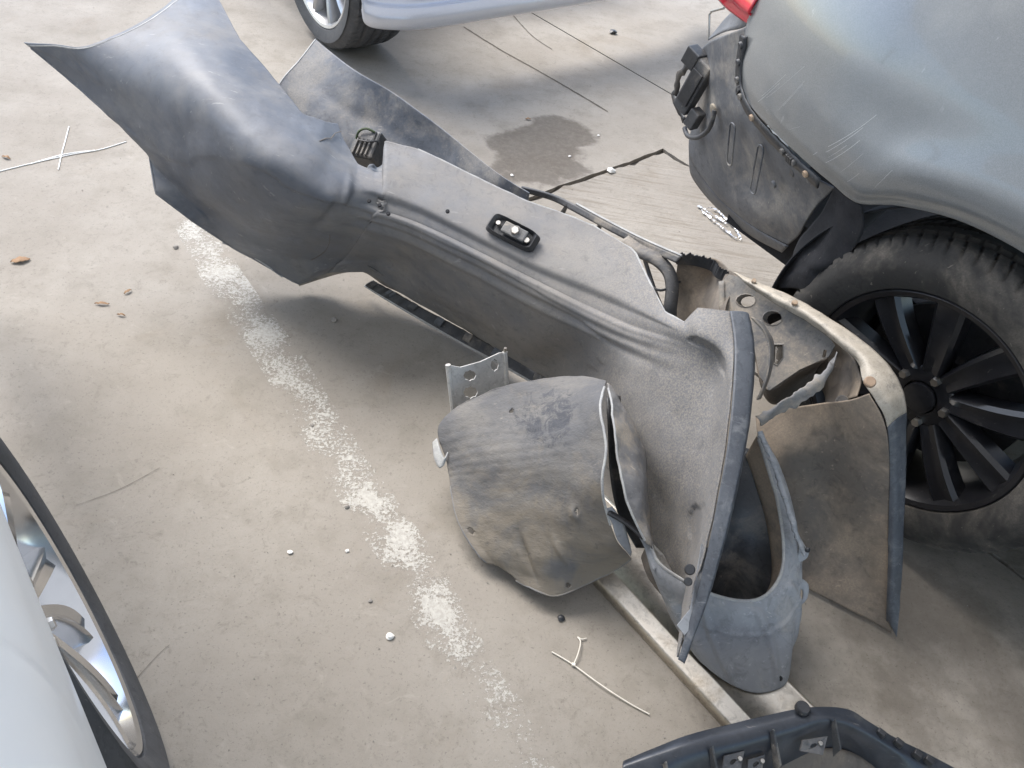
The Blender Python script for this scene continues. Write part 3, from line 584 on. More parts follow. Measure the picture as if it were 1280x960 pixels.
def bd(u, v, p):
    k = sst(.36, .44, u)*(1-sst(.74, .90, u))
    d = -.011*k*sst(.188, .212, v)*(1-sst(.288, .32, v))          # channel under the plate panel
    d += .005*k*gauss(v, .4, .014)-.004*k*gauss(v, .428, .012)+.004*k*gauss(v, .352, .016)
    d += .010*(1-sst(.30, .42, u))*gauss(v, .2+.08*u, .13)*sst(.05, .2, u)
    d += .007*gauss(u, .33, .012)*sst(.08, .24, v)*(1-sst(.4, .56, v))   # corner crease
    d += .004*ns(p, 4)+.0018*ns(p, 11, 3)+.0012*ns(p, 27, 9)*(1-k*.6)
    return d
gB = displace(grid(rows, 260, 130, linear=(0, 5)), bd)
for i in range(260): gB[0][i] = gB[0][i]+UP*.002*ns(gB[0][i], 40); gB[-1][i] = gB[-1][i]+LX*.0012*ns(gB[-1][i], 18)
sheet('shell', gB, M_BUMP, rb, .0032)
def along(j, i0, i1, st=2): return [gB[j][i] for i in range(i0, i1, st)]
# dark rolled flange of the near wheel arch
fr = [[(0.37,1.179,0.495), (0.38,1.113,0.475), (0.38,1.02,0.445), (0.376,0.924,0.405), (0.369,0.85,0.365), (0.363,0.775,0.31), (0.355,0.709,0.255), (0.34,0.634,0.205)],[(0.394,1.181,0.497), (0.406,1.117,0.477), (0.405,1.024,0.447), (0.399,0.927,0.407), (0.387,0.845,0.367), (0.377,0.769,0.312), (0.365,0.703,0.256), (0.346,0.631,0.205)],[(0.406,1.186,0.49), (0.418,1.124,0.47), (0.417,1.034,0.44), (0.409,0.936,0.4), (0.394,0.843,0.36), (0.383,0.767,0.305), (0.37,0.7,0.249), (0.35,0.633,0.2)],[(0.423,1.228,0.45), (0.435,1.163,0.43), (0.434,1.073,0.4), (0.425,0.97,0.36), (0.41,0.872,0.32), (0.395,0.788,0.27), (0.38,0.718,0.215), (0.358,0.648,0.17)]]
sheet('arch_flange', displace(grid(fr, 110, 14), lambda u, v, p: .0009*ns(p, 60)+.0012*ns(p, 18, 4)), M_FLANGE, rb, .003)
fo = [[(0.419,1.206,0.47), (0.451,1.193,0.45), (0.465,1.162,0.43), (0.462,1.116,0.41), (0.442,1.059,0.4)],[(0.459,1.249,0.43), (0.49,1.237,0.4), (0.494,1.2,0.38), (0.483,1.151,0.37), (0.462,1.096,0.37)]]
sheet('flange_return', grid(fo, 24, 6), M_DUSTY, rb, .003)
tube('edge_bead', along(-1, 2, 112), .0035, M_BUMP, rb, seg=6)
tube('edge_bead', [gB[j][1] for j in range(0, 130, 3)], .0026, M_EDGE, rb, seg=6)
tube('edge_bead', along(0, 142, 236), .0022, M_EDGE, rb, seg=6)
# turned-under lip along the lower cut-out
lipu = [[(-0.596,1.589,0.03), (-0.539,1.6,0.06), (-0.486,1.603,0.09), (-0.438,1.598,0.13), (-0.4,1.592,0.12), (-0.346,1.583,0.1), (-0.19,1.525,0.08), (-0.046,1.46,0.06)],[(-0.593,1.592,0.02), (-0.539,1.613,0.04), (-0.483,1.614,0.07), (-0.428,1.62,0.08), (-0.372,1.607,0.06), (-0.316,1.595,0.05), (-0.179,1.537,0.04), (-0.036,1.457,0.03)]]
sheet('lower_lip', grid(lipu, 60, 6), M_DUSTY, rb, .003)
tube('edge_bead', [(-0.786,1.595,0.115), (-0.744,1.6,0.1), (-0.691,1.591,0.08), (-0.636,1.592,0.04)], .003, M_EDGE, rb, n=20, seg=6)
# long narrow black trim under the lower edge
tr = [[(-0.426,1.62,0.035), (-0.367,1.586,0.035), (-0.271,1.534,0.035), (-0.157,1.474,0.035), (-0.048,1.422,0.035), (0.098,1.347,0.035)],[(-0.404,1.615,0.06), (-0.342,1.588,0.06), (-0.254,1.547,0.055), (-0.146,1.5,0.05), (-0.037,1.444,0.05), (0.103,1.371,0.05)]]
to = sheet('lower_trim', displace(grid(tr, 70, 8), lambda u, v, p: .004*(1 if (u*15) % 1 < .18 else 0)*(v > .2)), M_BLACK, rb, .004)
tube('edge', [Vector(p) for p in tr[0]], .003, M_EDGE, to, n=40, seg=6)
for k in range(7):
    f = (k+.5)/7; a = crom([Vector(p) for p in tr[0]], f); b = crom([Vector(p) for p in tr[1]], f)
    box('cell', (a+b)/2+UP*.006, Vector(tr[0][3])-Vector(tr[0][1]), b-a, UP, (.022, .02, .008), M_FLANGE if k % 2 else M_BLACKD, to, .002)
# plate-lamp bracket bolted on the plate panel
bf = frame_of(*[(-0.151,1.496,0.43), (-0.022,1.442,0.42), (-0.136,1.424,0.39)])
bo = Vector([(-0.054,1.421,0.415)][0])+bf[2]*.012
pth = []
hx, hy = .052, .021
for k in range(40):
    a = 2*math.pi*k/40; cx = math.copysign(abs(math.cos(a))**.35, math.cos(a)); cy = math.copysign(abs(math.sin(a))**.35, math.sin(a))
    pth.append(bo+bf[0]*hx*cx+bf[1]*hy*cy)
rim2 = [bo+(p-bo)*1.14-bf[2]*.014 for p in pth]; inn = [bo+(p-bo)*.86-bf[2]*.006 for p in pth]
V = rim2+pth+inn+[bo+(p-bo)*.82-bf[2]*.012 for p in pth]
F = [(r*40+i, r*40+(i+1) % 40, (r+1)*40+(i+1) % 40, (r+1)*40+i) for r in range(3) for i in range(40)]+[tuple(120+i for i in range(40))]
lh = obj('lamp_bracket', V, F, M_BLACK, rb)
box('bolt_plate', bo-bf[2]*.002+bf[0]*.006, bf[0], bf[1], bf[2], (.056, .026, .012), M_DUSTY, lh, .003)
disc('bolt', bo+bf[0]*.008+bf[2]*.003, bf[2], .010, .008, M_STEEL, lh, 6)
disc('washer', bo+bf[0]*.008+bf[2]*.002, bf[2], .0135, .003, M_DUSTY, lh, 20)
disc('screw', bo+bf[0]*.038-bf[1]*.004-bf[2]*.006, bf[2], .007, .006, M_STEEL, lh, 10)
disc('screw', bo-bf[0]*.036+bf[1]*.002-bf[2]*.006, bf[2], .006, .005, M_STEEL, lh, 10)
# dark push clips and split
for p in [(-0.343,1.435,0.415), (-0.198,1.441,0.425), (-0.366,1.436,0.42), (-0.323,1.431,0.4)]:
    disc('clip', Vector(p)+bf[2]*.001, bf[2], .0045, .004, M_FELT, rb, 12)
ribbon('split', [Vector(p)+Vector((0, -.006, .010)) for p in [(-0.499,1.538,0.475), (-0.493,1.567,0.468), (-0.486,1.579,0.463), (-0.486,1.611,0.458), (-0.477,1.628,0.455)]], .0022, M_JOINT, rb, up=(-.2, -.5, .8), n=30, rag=.8, thick=.0005)
ribbon('scratch', [Vector(p)+Vector((0, -.004, .010)) for p in [(-0.458,1.447,0.3), (-0.463,1.454,0.27), (-0.486,1.482,0.22), (-0.526,1.51,0.17)]], .0018, M_JOINT, rb, up=(-.2, -.5, .8), n=30, rag=.3, thick=.0006)
# perforated fixing strip at the near tip
fs = [(0.3571,0.7965,0.2499), (0.372,0.7925,0.2458), (0.3706,0.7583,0.2266), (0.3659,0.7284,0.2103), (0.3647,0.694,0.191), (0.3447,0.6654,0.1774), (0.3306,0.6761,0.1852), (0.3495,0.7023,0.1977), (0.3533,0.7374,0.217), (0.3552,0.7667,0.2333)]
plate('fixing_strip', [Vector(p)+UP*.05 for p in fs], [], M_LINERG, rb, .003)
disc('clip', Vector([(0.34,0.752,0.285)][0]), (-.2, -.5, .8), .009, .012, M_BLACK, rb)
disc('clip', Vector([(0.338,0.732,0.28)][0]), (-.2, -.5, .8), .007, .01, M_BLACK, rb)

# ---------------------------------------------------------------- second bumper cover standing behind
b2 = thing('bumper_cover', [(0.686,1.149,0.0)][0], 'second bumper cover standing behind the large one, inner side and grille opening showing', 'bumper')
T2 = [[(-0.7,2.164,0.42), (-0.731,2.111,0.38), (-0.771,2.038,0.33), (-0.782,1.996,0.25)],[(-0.576,2.076,0.4), (-0.596,2.023,0.33), (-0.651,1.95,0.25), (-0.645,1.933,0.15)],[(-0.452,2.02,0.38), (-0.467,1.993,0.31), (-0.525,1.917,0.22), (-0.511,1.899,0.12)],[(-0.317,1.947,0.35), (-0.331,1.936,0.29), (-0.389,1.903,0.2), (-0.37,1.882,0.12)],[(-0.158,1.836,0.32), (-0.173,1.823,0.28), (-0.222,1.835,0.21), (-0.213,1.816,0.13)],[(-0.089,1.793,0.31), (-0.098,1.793,0.28), (-0.118,1.797,0.23), (-0.103,1.801,0.15)],[(-0.04,1.767,0.305), (-0.041,1.769,0.285), (-0.046,1.765,0.26), (-0.042,1.783,0.2)]]
g2 = displace(grid([[s[k] for s in T2] for k in range(4)], 110, 50), lambda u, v, p: -.003*gauss(v, .36+.1*u, .05)*sst(.05, .2, u)+.003*ns(p, 5)+.002*ns(p, 19))
sheet('wing', g2, dirty('blue_grey_plastic', (.10, .112, .135), (.15, .162, .185), (.36, .335, .3), .5, .55, dsc=5), b2, .003)
tube('edge_bead', [g2[j][0] for j in range(0, 50, 2)], .003, M_EDGE, b2, seg=6)
bar = [[(-0.063,1.79,0.305), (0.016,1.77,0.31), (0.079,1.726,0.32), (0.179,1.638,0.335), (0.252,1.573,0.35), (0.324,1.509,0.37)],[(-0.055,1.791,0.29), (0.019,1.768,0.295), (0.074,1.718,0.305), (0.174,1.632,0.32), (0.249,1.567,0.335), (0.315,1.503,0.355)]]
sheet('grille_bar', grid(bar, 50, 4), M_BLACKD, b2, .006)
tube('bar_edge', [Vector(p)+UP*.003 for p in bar[0]][2:], .003, M_EDGE, b2, n=40, seg=6)
for a, b in [[(0.058,1.735,0.31), (0.05,1.766,0.26)],[(0.146,1.671,0.325), (0.143,1.692,0.28)],[(0.225,1.595,0.34), (0.238,1.59,0.3)]]:
    tube('strut', [a, b], .0045, M_BLACK, b2, seg=6, r1=.007)
fb = [(0.198,1.58,0.34), (0.236,1.547,0.34), (0.277,1.524,0.34), (0.305,1.5,0.33), (0.318,1.47,0.31), (0.321,1.436,0.28), (0.329,1.425,0.25)]
ribbon('opening_frame', fb, .03, M_BLACKD, b2, up=(.3, -.6, .7), n=40, thick=.008)
tube('strut', [(0.268,1.462,0.31), (0.295,1.455,0.31), (0.34,1.513,0.3)], .003, M_BLACK, b2, n=10, seg=6)
tube('strut', [(0.255,1.559,0.31), (0.285,1.493,0.28), (0.315,1.45,0.25)], .005, M_BLACK, b2, n=10, seg=6)
ip = [[(0.318,1.517,0.365), (0.359,1.51,0.375), (0.399,1.508,0.38), (0.423,1.46,0.39), (0.445,1.419,0.4)],[(0.328,1.518,0.31), (0.367,1.507,0.32), (0.401,1.498,0.33), (0.413,1.427,0.36), (0.421,1.382,0.38)],[(0.338,1.506,0.25), (0.369,1.476,0.27), (0.396,1.447,0.29), (0.404,1.384,0.33), (0.412,1.329,0.36)],[(0.347,1.48,0.2), (0.375,1.444,0.22), (0.402,1.42,0.24), (0.413,1.369,0.28), (0.411,1.302,0.33)]]
sheet('corner_inner', displace(grid(ip, 40, 30), lambda u, v, p: .004*ns(p, 20)+.01*gauss(u, .78, .05)), M_MUD, b2, .003)
te = curve([(0.318,1.514,0.365), (0.347,1.51,0.372), (0.372,1.5,0.378), (0.393,1.486,0.382), (0.4,1.463,0.385), (0.418,1.444,0.39)], 46)
V = []
for i, q_ in enumerate(te): V += [q_-UP*.02, q_+UP*(.004+.009*abs(ns((i*.21, 0, 0), 1))+.006*((i*7) % 5)/5)+Vector((.003*ns((i*.5, 2, 0), 1), 0, 0))]
obj('torn_edge', V, [(2*i, 2*i+1, 2*i+3, 2*i+2) for i in range(45)], M_BLACK, b2, False, .003)
# perforated corner bracket
A_ = [(0.4041,1.4139,0.3906), (0.4144,1.4192,0.4082), (0.448,1.3941,0.4197), (0.5411,1.3085,0.4348), (0.5839,1.2585,0.4303), (0.6049,1.2271,0.4208), (0.5987,1.2149,0.4005), (0.559,1.2152,0.3554), (0.5176,1.2043,0.2961), (0.4977,1.2332,0.3044), (0.4825,1.2742,0.3309), (0.4484,1.3361,0.3581), (0.4149,1.3662,0.3519)]
Hh = [[(0.468,1.3543,0.4), (0.4669,1.3502,0.3944), (0.4617,1.3494,0.3875), (0.4538,1.352,0.3813), (0.4454,1.3573,0.3773), (0.4386,1.364,0.3767), (0.4354,1.3702,0.3798), (0.4365,1.3743,0.3854), (0.4419,1.3751,0.3924), (0.4498,1.3724,0.3986), (0.4582,1.3671,0.4025), (0.4649,1.3604,0.403)],
      [(0.5164,1.3059,0.4037), (0.5155,1.3013,0.3978), (0.5106,1.2999,0.3906), (0.5032,1.3021,0.3845), (0.4951,1.3072,0.3807), (0.4885,1.3141,0.3805), (0.4853,1.3208,0.384), (0.4863,1.3254,0.3901), (0.4913,1.3268,0.3973), (0.4988,1.3245,0.4035), (0.5069,1.3193,0.4071), (0.5134,1.3124,0.4072)],
      [(0.5077,1.2729,0.3584), (0.5256,1.2647,0.3701), (0.5294,1.2451,0.3534), (0.5229,1.2368,0.3371), (0.5115,1.2475,0.3355)],
      [(0.5895,1.2287,0.4049), (0.5945,1.2254,0.407), (0.5942,1.2158,0.3964), (0.5894,1.218,0.3932)]]
brk = plate('corner_bracket', A_, Hh, M_DUSTY, b2, .004)
bn = frame_of(A_[1], A_[3], A_[9])[2]
for h in Hh[:3]:
    V = [Vector(p)+bn*.004 for p in h]; c = sum(V, Vector())/len(V); m = len(h)
    V2 = [c+(p-c)*1.22-bn*.003 for p in V]; V3 = [c+(p-c)*.92-bn*.022 for p in V]
    obj('hole_rim', V2+V+V3, [(r*m+i, r*m+(i+1) % m, (r+1)*m+(i+1) % m, (r+1)*m+i) for r in (0, 1) for i in range(m)], M_DUSTY, brk)
ribbon('rib', [Vector(p)+bn*.004 for p in (A_[12], A_[0])], .012, M_DUSTY, brk, up=bn, n=6, thick=.006)
fbk = [[(0.412,1.355,0.36), (0.45,1.34,0.355), (0.487,1.287,0.32), (0.5,1.238,0.3), (0.52,1.211,0.29), (0.57,1.239,0.335), (0.617,1.252,0.37)],[(0.459,1.426,0.26), (0.497,1.406,0.25), (0.537,1.368,0.22), (0.55,1.302,0.2), (0.573,1.27,0.2), (0.624,1.306,0.24), (0.673,1.325,0.27)]]
sheet('bracket_skirt', displace(grid(fbk, 50, 8), lambda u, v, p: .005*ns(p, 25)), M_MUD, b2, .003)
# rusty-beige flange that turns down into the far wing
fl = [[(0.418,1.404,0.425), (0.479,1.352,0.44), (0.535,1.309,0.45), (0.593,1.246,0.46), (0.639,1.192,0.465), (0.668,1.146,0.465), (0.688,1.107,0.455), (0.703,1.073,0.43), (0.738,1.027,0.335), (0.773,0.968,0.225), (0.807,0.916,0.12), (0.84,0.868,0.01)],[(0.431,1.379,0.43), (0.483,1.318,0.445), (0.535,1.272,0.455), (0.58,1.206,0.465), (0.619,1.154,0.47), (0.634,1.103,0.47), (0.654,1.073,0.46), (0.678,1.048,0.43), (0.718,1.014,0.335), (0.755,0.96,0.225), (0.788,0.909,0.12), (0.821,0.882,0.03)],[(0.448,1.374,0.42), (0.495,1.308,0.435), (0.546,1.266,0.44), (0.59,1.2,0.45), (0.621,1.149,0.455), (0.621,1.094,0.455), (0.64,1.064,0.445), (0.669,1.04,0.415), (0.71,1.01,0.325), (0.749,0.962,0.215), (0.786,0.913,0.11), (0.815,0.889,0.03)]]
def fcol(lo_, hi_): return [r[lo_:hi_] for r in fl]
gf = displace(grid(fl, 150, 12), lambda u, v, p: .001*ns(p, 50)+.0015*ns(p, 15))
nf = 96
sheet('top_flange', [r[:nf+1] for r in gf], M_BEIGE, b2, .004)
sheet('arch_flange', [r[nf:] for r in gf], M_FLANGE, b2, .004)
for p, r in zip([(0.618,1.073,0.475), (0.519,1.29,0.457), (0.45,1.363,0.44)], (.0105, .006, .005)):
    disc('rivet', p, (-.1, -.4, .9), r, .006, M_RUSTY, b2, 18)
wg = [[(0.628,1.072,0.45), (0.611,1.09,0.41), (0.581,1.13,0.35), (0.536,1.16,0.29), (0.502,1.171,0.25)],[(0.67,1.035,0.41), (0.653,1.058,0.35), (0.614,1.087,0.29), (0.563,1.097,0.24), (0.521,1.099,0.2)],[(0.716,1.005,0.31), (0.693,1.019,0.26), (0.653,1.052,0.2), (0.601,1.058,0.17), (0.554,1.06,0.14)],[(0.767,0.949,0.17), (0.744,0.97,0.13), (0.7,0.99,0.1), (0.649,1.002,0.08), (0.6,1.018,0.07)],[(0.833,0.875,0.008), (0.791,0.898,0.008), (0.738,0.919,0.008), (0.688,0.939,0.008), (0.633,0.964,0.008)]]
sheet('wing', displace(grid(wg, 60, 60), lambda u, v, p: .003*ns(p, 9)+.001*ns(p, 30)), M_MUD, b2, .003)
cl = [[(0.604,1.256,0.42), (0.632,1.216,0.42), (0.64,1.151,0.42), (0.628,1.105,0.41)],[(0.613,1.264,0.36), (0.631,1.222,0.36), (0.638,1.167,0.36), (0.632,1.136,0.35)],[(0.621,1.269,0.3), (0.628,1.223,0.3), (0.632,1.179,0.3), (0.622,1.141,0.29)]]
sheet('clip_housing', displace(grid(cl, 16, 14), lambda u, v, p: .006*ns(p, 30)), M_MUD, b2, .003)
disc('clip', [(0.62,1.123,0.372)][0], (-.2, -.5, .8), .012, .012, M_DUSTY, b2)
# torn plastic shreds
sh = [[(0.435,1.017,0.4), (0.469,1.045,0.41), (0.516,1.082,0.42), (0.566,1.139,0.43), (0.588,1.183,0.44)],[(0.45,1.015,0.38), (0.486,1.038,0.39), (0.53,1.074,0.4), (0.571,1.122,0.41), (0.593,1.17,0.42)]]
gt = displace(grid(sh, 90, 9), lambda u, v, p: .003*ns(p, 40)+.005*math.sin(u*9+v*2)+.003*math.sin(v*5))
for i in range(90):
    for k_ in (0, -1): gt[k_][i] += (gt[k_][i]-gt[4][i])*.5*ns(gt[k_][i], 90)+(gt[k_][i]-gt[4][i])*.5*ns(gt[k_][i], 30)
sheet('torn_strip', gt, M_LINER, b2, .002)

# ---------------------------------------------------------------- aluminium sill plank
pk = [Vector(p) for p in [(0.229,0.873,0.0), (0.475,0.632,0.0), (0.64,0.682,0.03), (0.596,0.725,0.03)]]
pd = (pk[1]-pk[0]).normalized(); ps = Vector((-pd.y, pd.x, 0))
if ps.x < 0: ps = -ps
wp = (pk[2]-pk[0]).dot(ps); p0 = pk[0]-pd*.32; L = 1.3
prof = [(0, 0), (.0, .022), (.004, .026), (.028, .027), (.031, .031), (.036, .031), (.038, .028), (wp-.012, .028), (wp-.01, .033), (wp-.003, .033), (wp, .028), (wp, 0)]
V = []; F = []; nl = 40
for i in range(nl):
    for (s, z) in prof: V.append(p0+pd*L*i/(nl-1)+ps*s+UP*(z+.0012*ns(p0+pd*L*i/(nl-1), 9)*(z > 0)+.001))
m = len(prof)
F = [(i*m+k, i*m+k+1, (i+1)*m+k+1, (i+1)*m+k) for i in range(nl-1) for k in range(m-1)]
tag(obj('sill_plank', V, F, M_ALU, thick=.0015, org=p0), 'flat aluminium sill plank on the floor under the liners', 'plank')

# ---------------------------------------------------------------- silver bracket with clover holes
br = [(-0.1405,1.2092,0.2042), (-0.1155,1.2187,0.194), (-0.0761,1.2418,0.1984), (-0.039,1.2667,0.2105), (-0.0274,1.2728,0.21), (-0.0118,1.2589,0.1535), (-0.0044,1.2406,0.0969), (-0.06,1.2065,0.087), (-0.115,1.1787,0.0921), (-0.1295,1.1907,0.1423)]
def clover(px, py, s): return None
def hole(cx, cy): return None
c1 = [(-0.08,1.2281,0.1693), (-0.0828,1.2234,0.1611), (-0.0874,1.2211,0.1614), (-0.0916,1.2179,0.1592), (-0.0967,1.2168,0.1634), (-0.1014,1.2149,0.165), (-0.1066,1.2159,0.1747), (-0.1038,1.2206,0.1827), (-0.0993,1.2229,0.1824), (-0.0951,1.2261,0.1847), (-0.09,1.2272,0.1806), (-0.0853,1.2291,0.179)]
c2 = [(-0.0711,1.2174,0.1297), (-0.0742,1.2119,0.1202), (-0.0794,1.2093,0.1207), (-0.0842,1.2056,0.1181), (-0.0901,1.2044,0.123), (-0.0954,1.2022,0.1249), (-0.1014,1.2035,0.1362), (-0.0983,1.2089,0.1456), (-0.0931,1.2116,0.1452), (-0.0884,1.2151,0.1478), (-0.0826,1.2164,0.143), (-0.0772,1.2186,0.1411)]
c3 = [(-0.0364,1.2574,0.1835), (-0.0374,1.2531,0.1738), (-0.0403,1.2515,0.1736), (-0.0427,1.2489,0.1705), (-0.0462,1.2487,0.1748), (-0.0493,1.2476,0.1761), (-0.0533,1.2496,0.1869), (-0.0524,1.2539,0.1966), (-0.0495,1.2555,0.1967), (-0.0471,1.258,0.1998), (-0.0436,1.2583,0.1956), (-0.0406,1.2594,0.1942)]
sb = thing('bracket', [(-0.061,1.267,0.0)][0], 'small silver metal bracket with cut holes standing behind the muddy liner', 'bracket')
M_BRK = dirty('galvanised_bracket', (.55, .55, .54), (.68, .68, .66), (.4, .35, .28), .3, .4, .25)
plate('web', br, [c1, c2, c3], M_BRK, sb, .003)
bx_ = frame_of(br[1], br[5], br[0])
for a, b in ((0, 8), (4, 6)):
    P0, P1 = Vector(br[a]), Vector(br[b])
    V, F = [], []
    tube('rolled_flange', [P0, P0.lerp(P1, .5), P1], .006, M_BRK, sb, n=12, seg=8)
disc('stud', br[4], UP, .004, .012, M_STEEL, sb, 8)

# ---------------------------------------------------------------- muddy wheel-arch liner
l1 = thing('wheel_arch_liner', [(0.101,0.838,0.0)][0], 'muddy grey wheel arch liner leaning on the bumper, rounded scoop with split edge', 'liner')
Lg = [[(-0.103,1.139,0.16), (-0.026,1.152,0.22), (0.046,1.153,0.26), (0.103,1.159,0.28), (0.145,1.147,0.3), (0.179,1.121,0.32)],[(-0.136,1.101,0.12), (-0.035,1.087,0.19), (0.049,1.076,0.24), (0.109,1.066,0.28), (0.141,1.05,0.31), (0.167,1.032,0.34)],[(-0.102,1.037,0.09), (-0.019,1.011,0.17), (0.06,0.998,0.22), (0.118,0.983,0.265), (0.153,0.976,0.29), (0.184,0.959,0.32)],[(-0.081,0.984,0.07), (0.006,0.957,0.13), (0.08,0.942,0.18), (0.129,0.929,0.22), (0.161,0.917,0.25), (0.188,0.902,0.28)],[(-0.052,0.925,0.05), (0.026,0.904,0.09), (0.092,0.89,0.13), (0.148,0.883,0.17), (0.181,0.882,0.195), (0.208,0.88,0.23)],[(-0.008,0.877,0.035), (0.059,0.856,0.06), (0.119,0.844,0.085), (0.173,0.85,0.11), (0.213,0.854,0.14), (0.238,0.858,0.18)],[(0.048,0.854,0.02), (0.101,0.828,0.03), (0.153,0.816,0.035), (0.202,0.838,0.055), (0.244,0.854,0.09), (0.275,0.865,0.13)]]
def ld(u, v, p):
    d = .003*ns(p, 7)+.002*ns(p, 18, 2)+.0012*ns(p, 45)
    d += .0004*math.sin(v*150+3*ns(p, 8))*gauss(v, .3, .14)*(1-sst(.45, .75, u))        # pressed ribs
    d -= .010*gauss(u, .30, .02)*gauss(v, .78, .10)
    d += .008*gauss(u, .68, .05)*gauss(v, .62, .03)-.010*gauss(u, .70, .018)*gauss(v, .615, .013)
    d += .007*sst(.9, 1, v)+.006*(1-sst(0, .08, u))*sst(.4, .6, v)
    d += .006*gauss(u-.4*(v-.6), .45, .02)*gauss(v, .78, .06)
    return d
gl_ = displace(grid(Lg, 150, 150), ld)
for i in range(150): gl_[0][i] += UP*.004*ns(gl_[0][i], 30); gl_[-1][i] += UP*.002*ns(gl_[-1][i], 40)
holes = [(.70, .615, .013), (.50, .955, .014), (.055, .70, .016), (.30, .14, .01)]
sheet('scoop', gl_, M_LINER1, l1, .0025, skip=lambda u, v: any((u-a)**2+(v-b)**2 < r*r for a, b, r in holes))
tube('edge_bead', [gl_[j][149] for j in range(8, 112, 3)], .0026, M_EDGE, l1, seg=8)
tube('edge_bead', [gl_[-1][i] for i in range(0, 150, 3)], .002, M_LINER, l1, seg=8)
tube('edge_bead', [gl_[j][0] for j in range(70, 150, 3)], .002, M_LINER, l1, seg=8)
fd = [[(0.179,1.107,0.33), (0.188,1.049,0.335), (0.198,0.989,0.325), (0.212,0.947,0.3), (0.227,0.906,0.28), (0.25,0.871,0.25), (0.286,0.841,0.21)],[(0.187,1.109,0.325), (0.209,1.082,0.31), (0.234,1.041,0.295), (0.253,0.986,0.275), (0.263,0.934,0.26), (0.277,0.886,0.23), (0.3,0.842,0.2)],[(0.194,1.132,0.3), (0.232,1.088,0.27), (0.268,1.056,0.24), (0.283,1.018,0.22), (0.29,0.957,0.2), (0.302,0.907,0.17), (0.319,0.852,0.15)]]
gd = displace(grid(fd, 70, 14), lambda u, v, p: .004*ns(p, 22)+.002*ns(p, 55))
sheet('fold', gd, M_LINER, l1, .0025)
tube('edge_bead', gd[0][4::3], .0022, M_EDGE, l1, seg=8)
gap = [[(0.189,1.133,0.27), (0.2,1.056,0.25), (0.214,0.991,0.21), (0.24,0.93,0.17), (0.288,0.892,0.12)],[(0.219,1.15,0.26), (0.233,1.073,0.24), (0.252,1.007,0.2), (0.278,0.946,0.16), (0.317,0.904,0.11)]]
sheet('inner_fold', grid(gap, 20, 5), M_BLACK, l1, .002)
tb = [[(0.205,0.883,0.235), (0.223,0.871,0.21), (0.239,0.856,0.185), (0.271,0.851,0.15)],[(0.217,0.891,0.235), (0.242,0.88,0.21), (0.258,0.866,0.185), (0.271,0.853,0.16)]]
sheet('tab', grid(tb, 16, 5), M_LINERG, l1, .002)
ht = [[(-0.142,1.079,0.1), (-0.132,1.044,0.095), (-0.117,1.023,0.09), (-0.108,1.032,0.095)],[(-0.134,1.079,0.115), (-0.121,1.053,0.11), (-0.11,1.04,0.105), (-0.106,1.052,0.11)]]
sheet('hook', grid(ht, 16, 5), M_EDGE, l1, .003)
ribbon('strut', [(0.211,0.881,0.23), (0.25,0.87,0.22), (0.28,0.85,0.215)], .010, M_BLACK, l1, n=12, thick=.004)

# ---------------------------------------------------------------- pale bucket-shaped liner
l2 = thing('wheel_arch_liner', [(0.522,0.71,0.0)][0], 'pale grey bucket shaped plastic liner with dark hollow, standing on the plank', 'liner')
rimp = [(0.294,0.856,0.2), (0.313,0.825,0.185), (0.354,0.81,0.17), (0.403,0.797,0.16), (0.456,0.793,0.155), (0.498,0.798,0.16), (0.53,0.826,0.165), (0.547,0.866,0.18), (0.542,0.908,0.21), (0.522,0.961,0.25), (0.493,1.009,0.29), (0.468,1.047,0.32)]
lip2 = [(0.288,0.848,0.19), (0.311,0.811,0.17), (0.352,0.792,0.155), (0.405,0.78,0.142), (0.46,0.774,0.138), (0.51,0.785,0.142), (0.552,0.818,0.15), (0.574,0.868,0.165), (0.568,0.915,0.2), (0.545,0.973,0.24), (0.513,1.026,0.28), (0.482,1.059,0.31)]
mid2 = [(0.301,0.856,0.16), (0.334,0.802,0.125), (0.378,0.763,0.1), (0.432,0.746,0.085), (0.486,0.743,0.08), (0.539,0.757,0.085), (0.578,0.785,0.1), (0.596,0.846,0.125), (0.59,0.912,0.17), (0.564,0.979,0.22), (0.524,1.032,0.27), (0.489,1.063,0.3)]
bot2 = [(0.318,0.865,0.13), (0.369,0.796,0.06), (0.424,0.733,0.04), (0.473,0.701,0.034), (0.521,0.688,0.032), (0.561,0.696,0.034), (0.59,0.72,0.04), (0.599,0.782,0.06), (0.607,0.891,0.12), (0.58,0.97,0.19), (0.537,1.031,0.25), (0.496,1.065,0.29)]
inb2 = [(0.332,0.886,0.1), (0.383,0.821,0.05), (0.438,0.775,0.03), (0.482,0.764,0.02), (0.528,0.765,0.02), (0.568,0.78,0.02), (0.59,0.804,0.03), (0.595,0.845,0.05), (0.601,0.914,0.1), (0.574,0.983,0.17), (0.533,1.043,0.23), (0.49,1.066,0.28)]
def l2d(u, v, p):
    d = .002*ns(p, 10)+.001*ns(p, 30)
    for c in (.28, .46, .60): d += .007*gauss(u, c+.06*(v-.5), .011)*sst(.2, .35, v)*(1-sst(.85, 1, v))
    d += .004*gauss(v, .55+.15*(u-.4), .014)*sst(.2, .3, u)*(1-sst(.6, .7, u))
    return d
gk = displace(grid([rimp, lip2, mid2, bot2], 120, 50), l2d)
sheet('bucket', gk, M_LINERG, l2, .0025)
tube('rim_bead', gk[0][::3], .0032, M_EDGE, l2, seg=8)
sheet('inner_wall', grid([rimp, [Vector(p)+UP*-.06 for p in rimp], inb2], 60, 14), M_MUD, l2, .002)
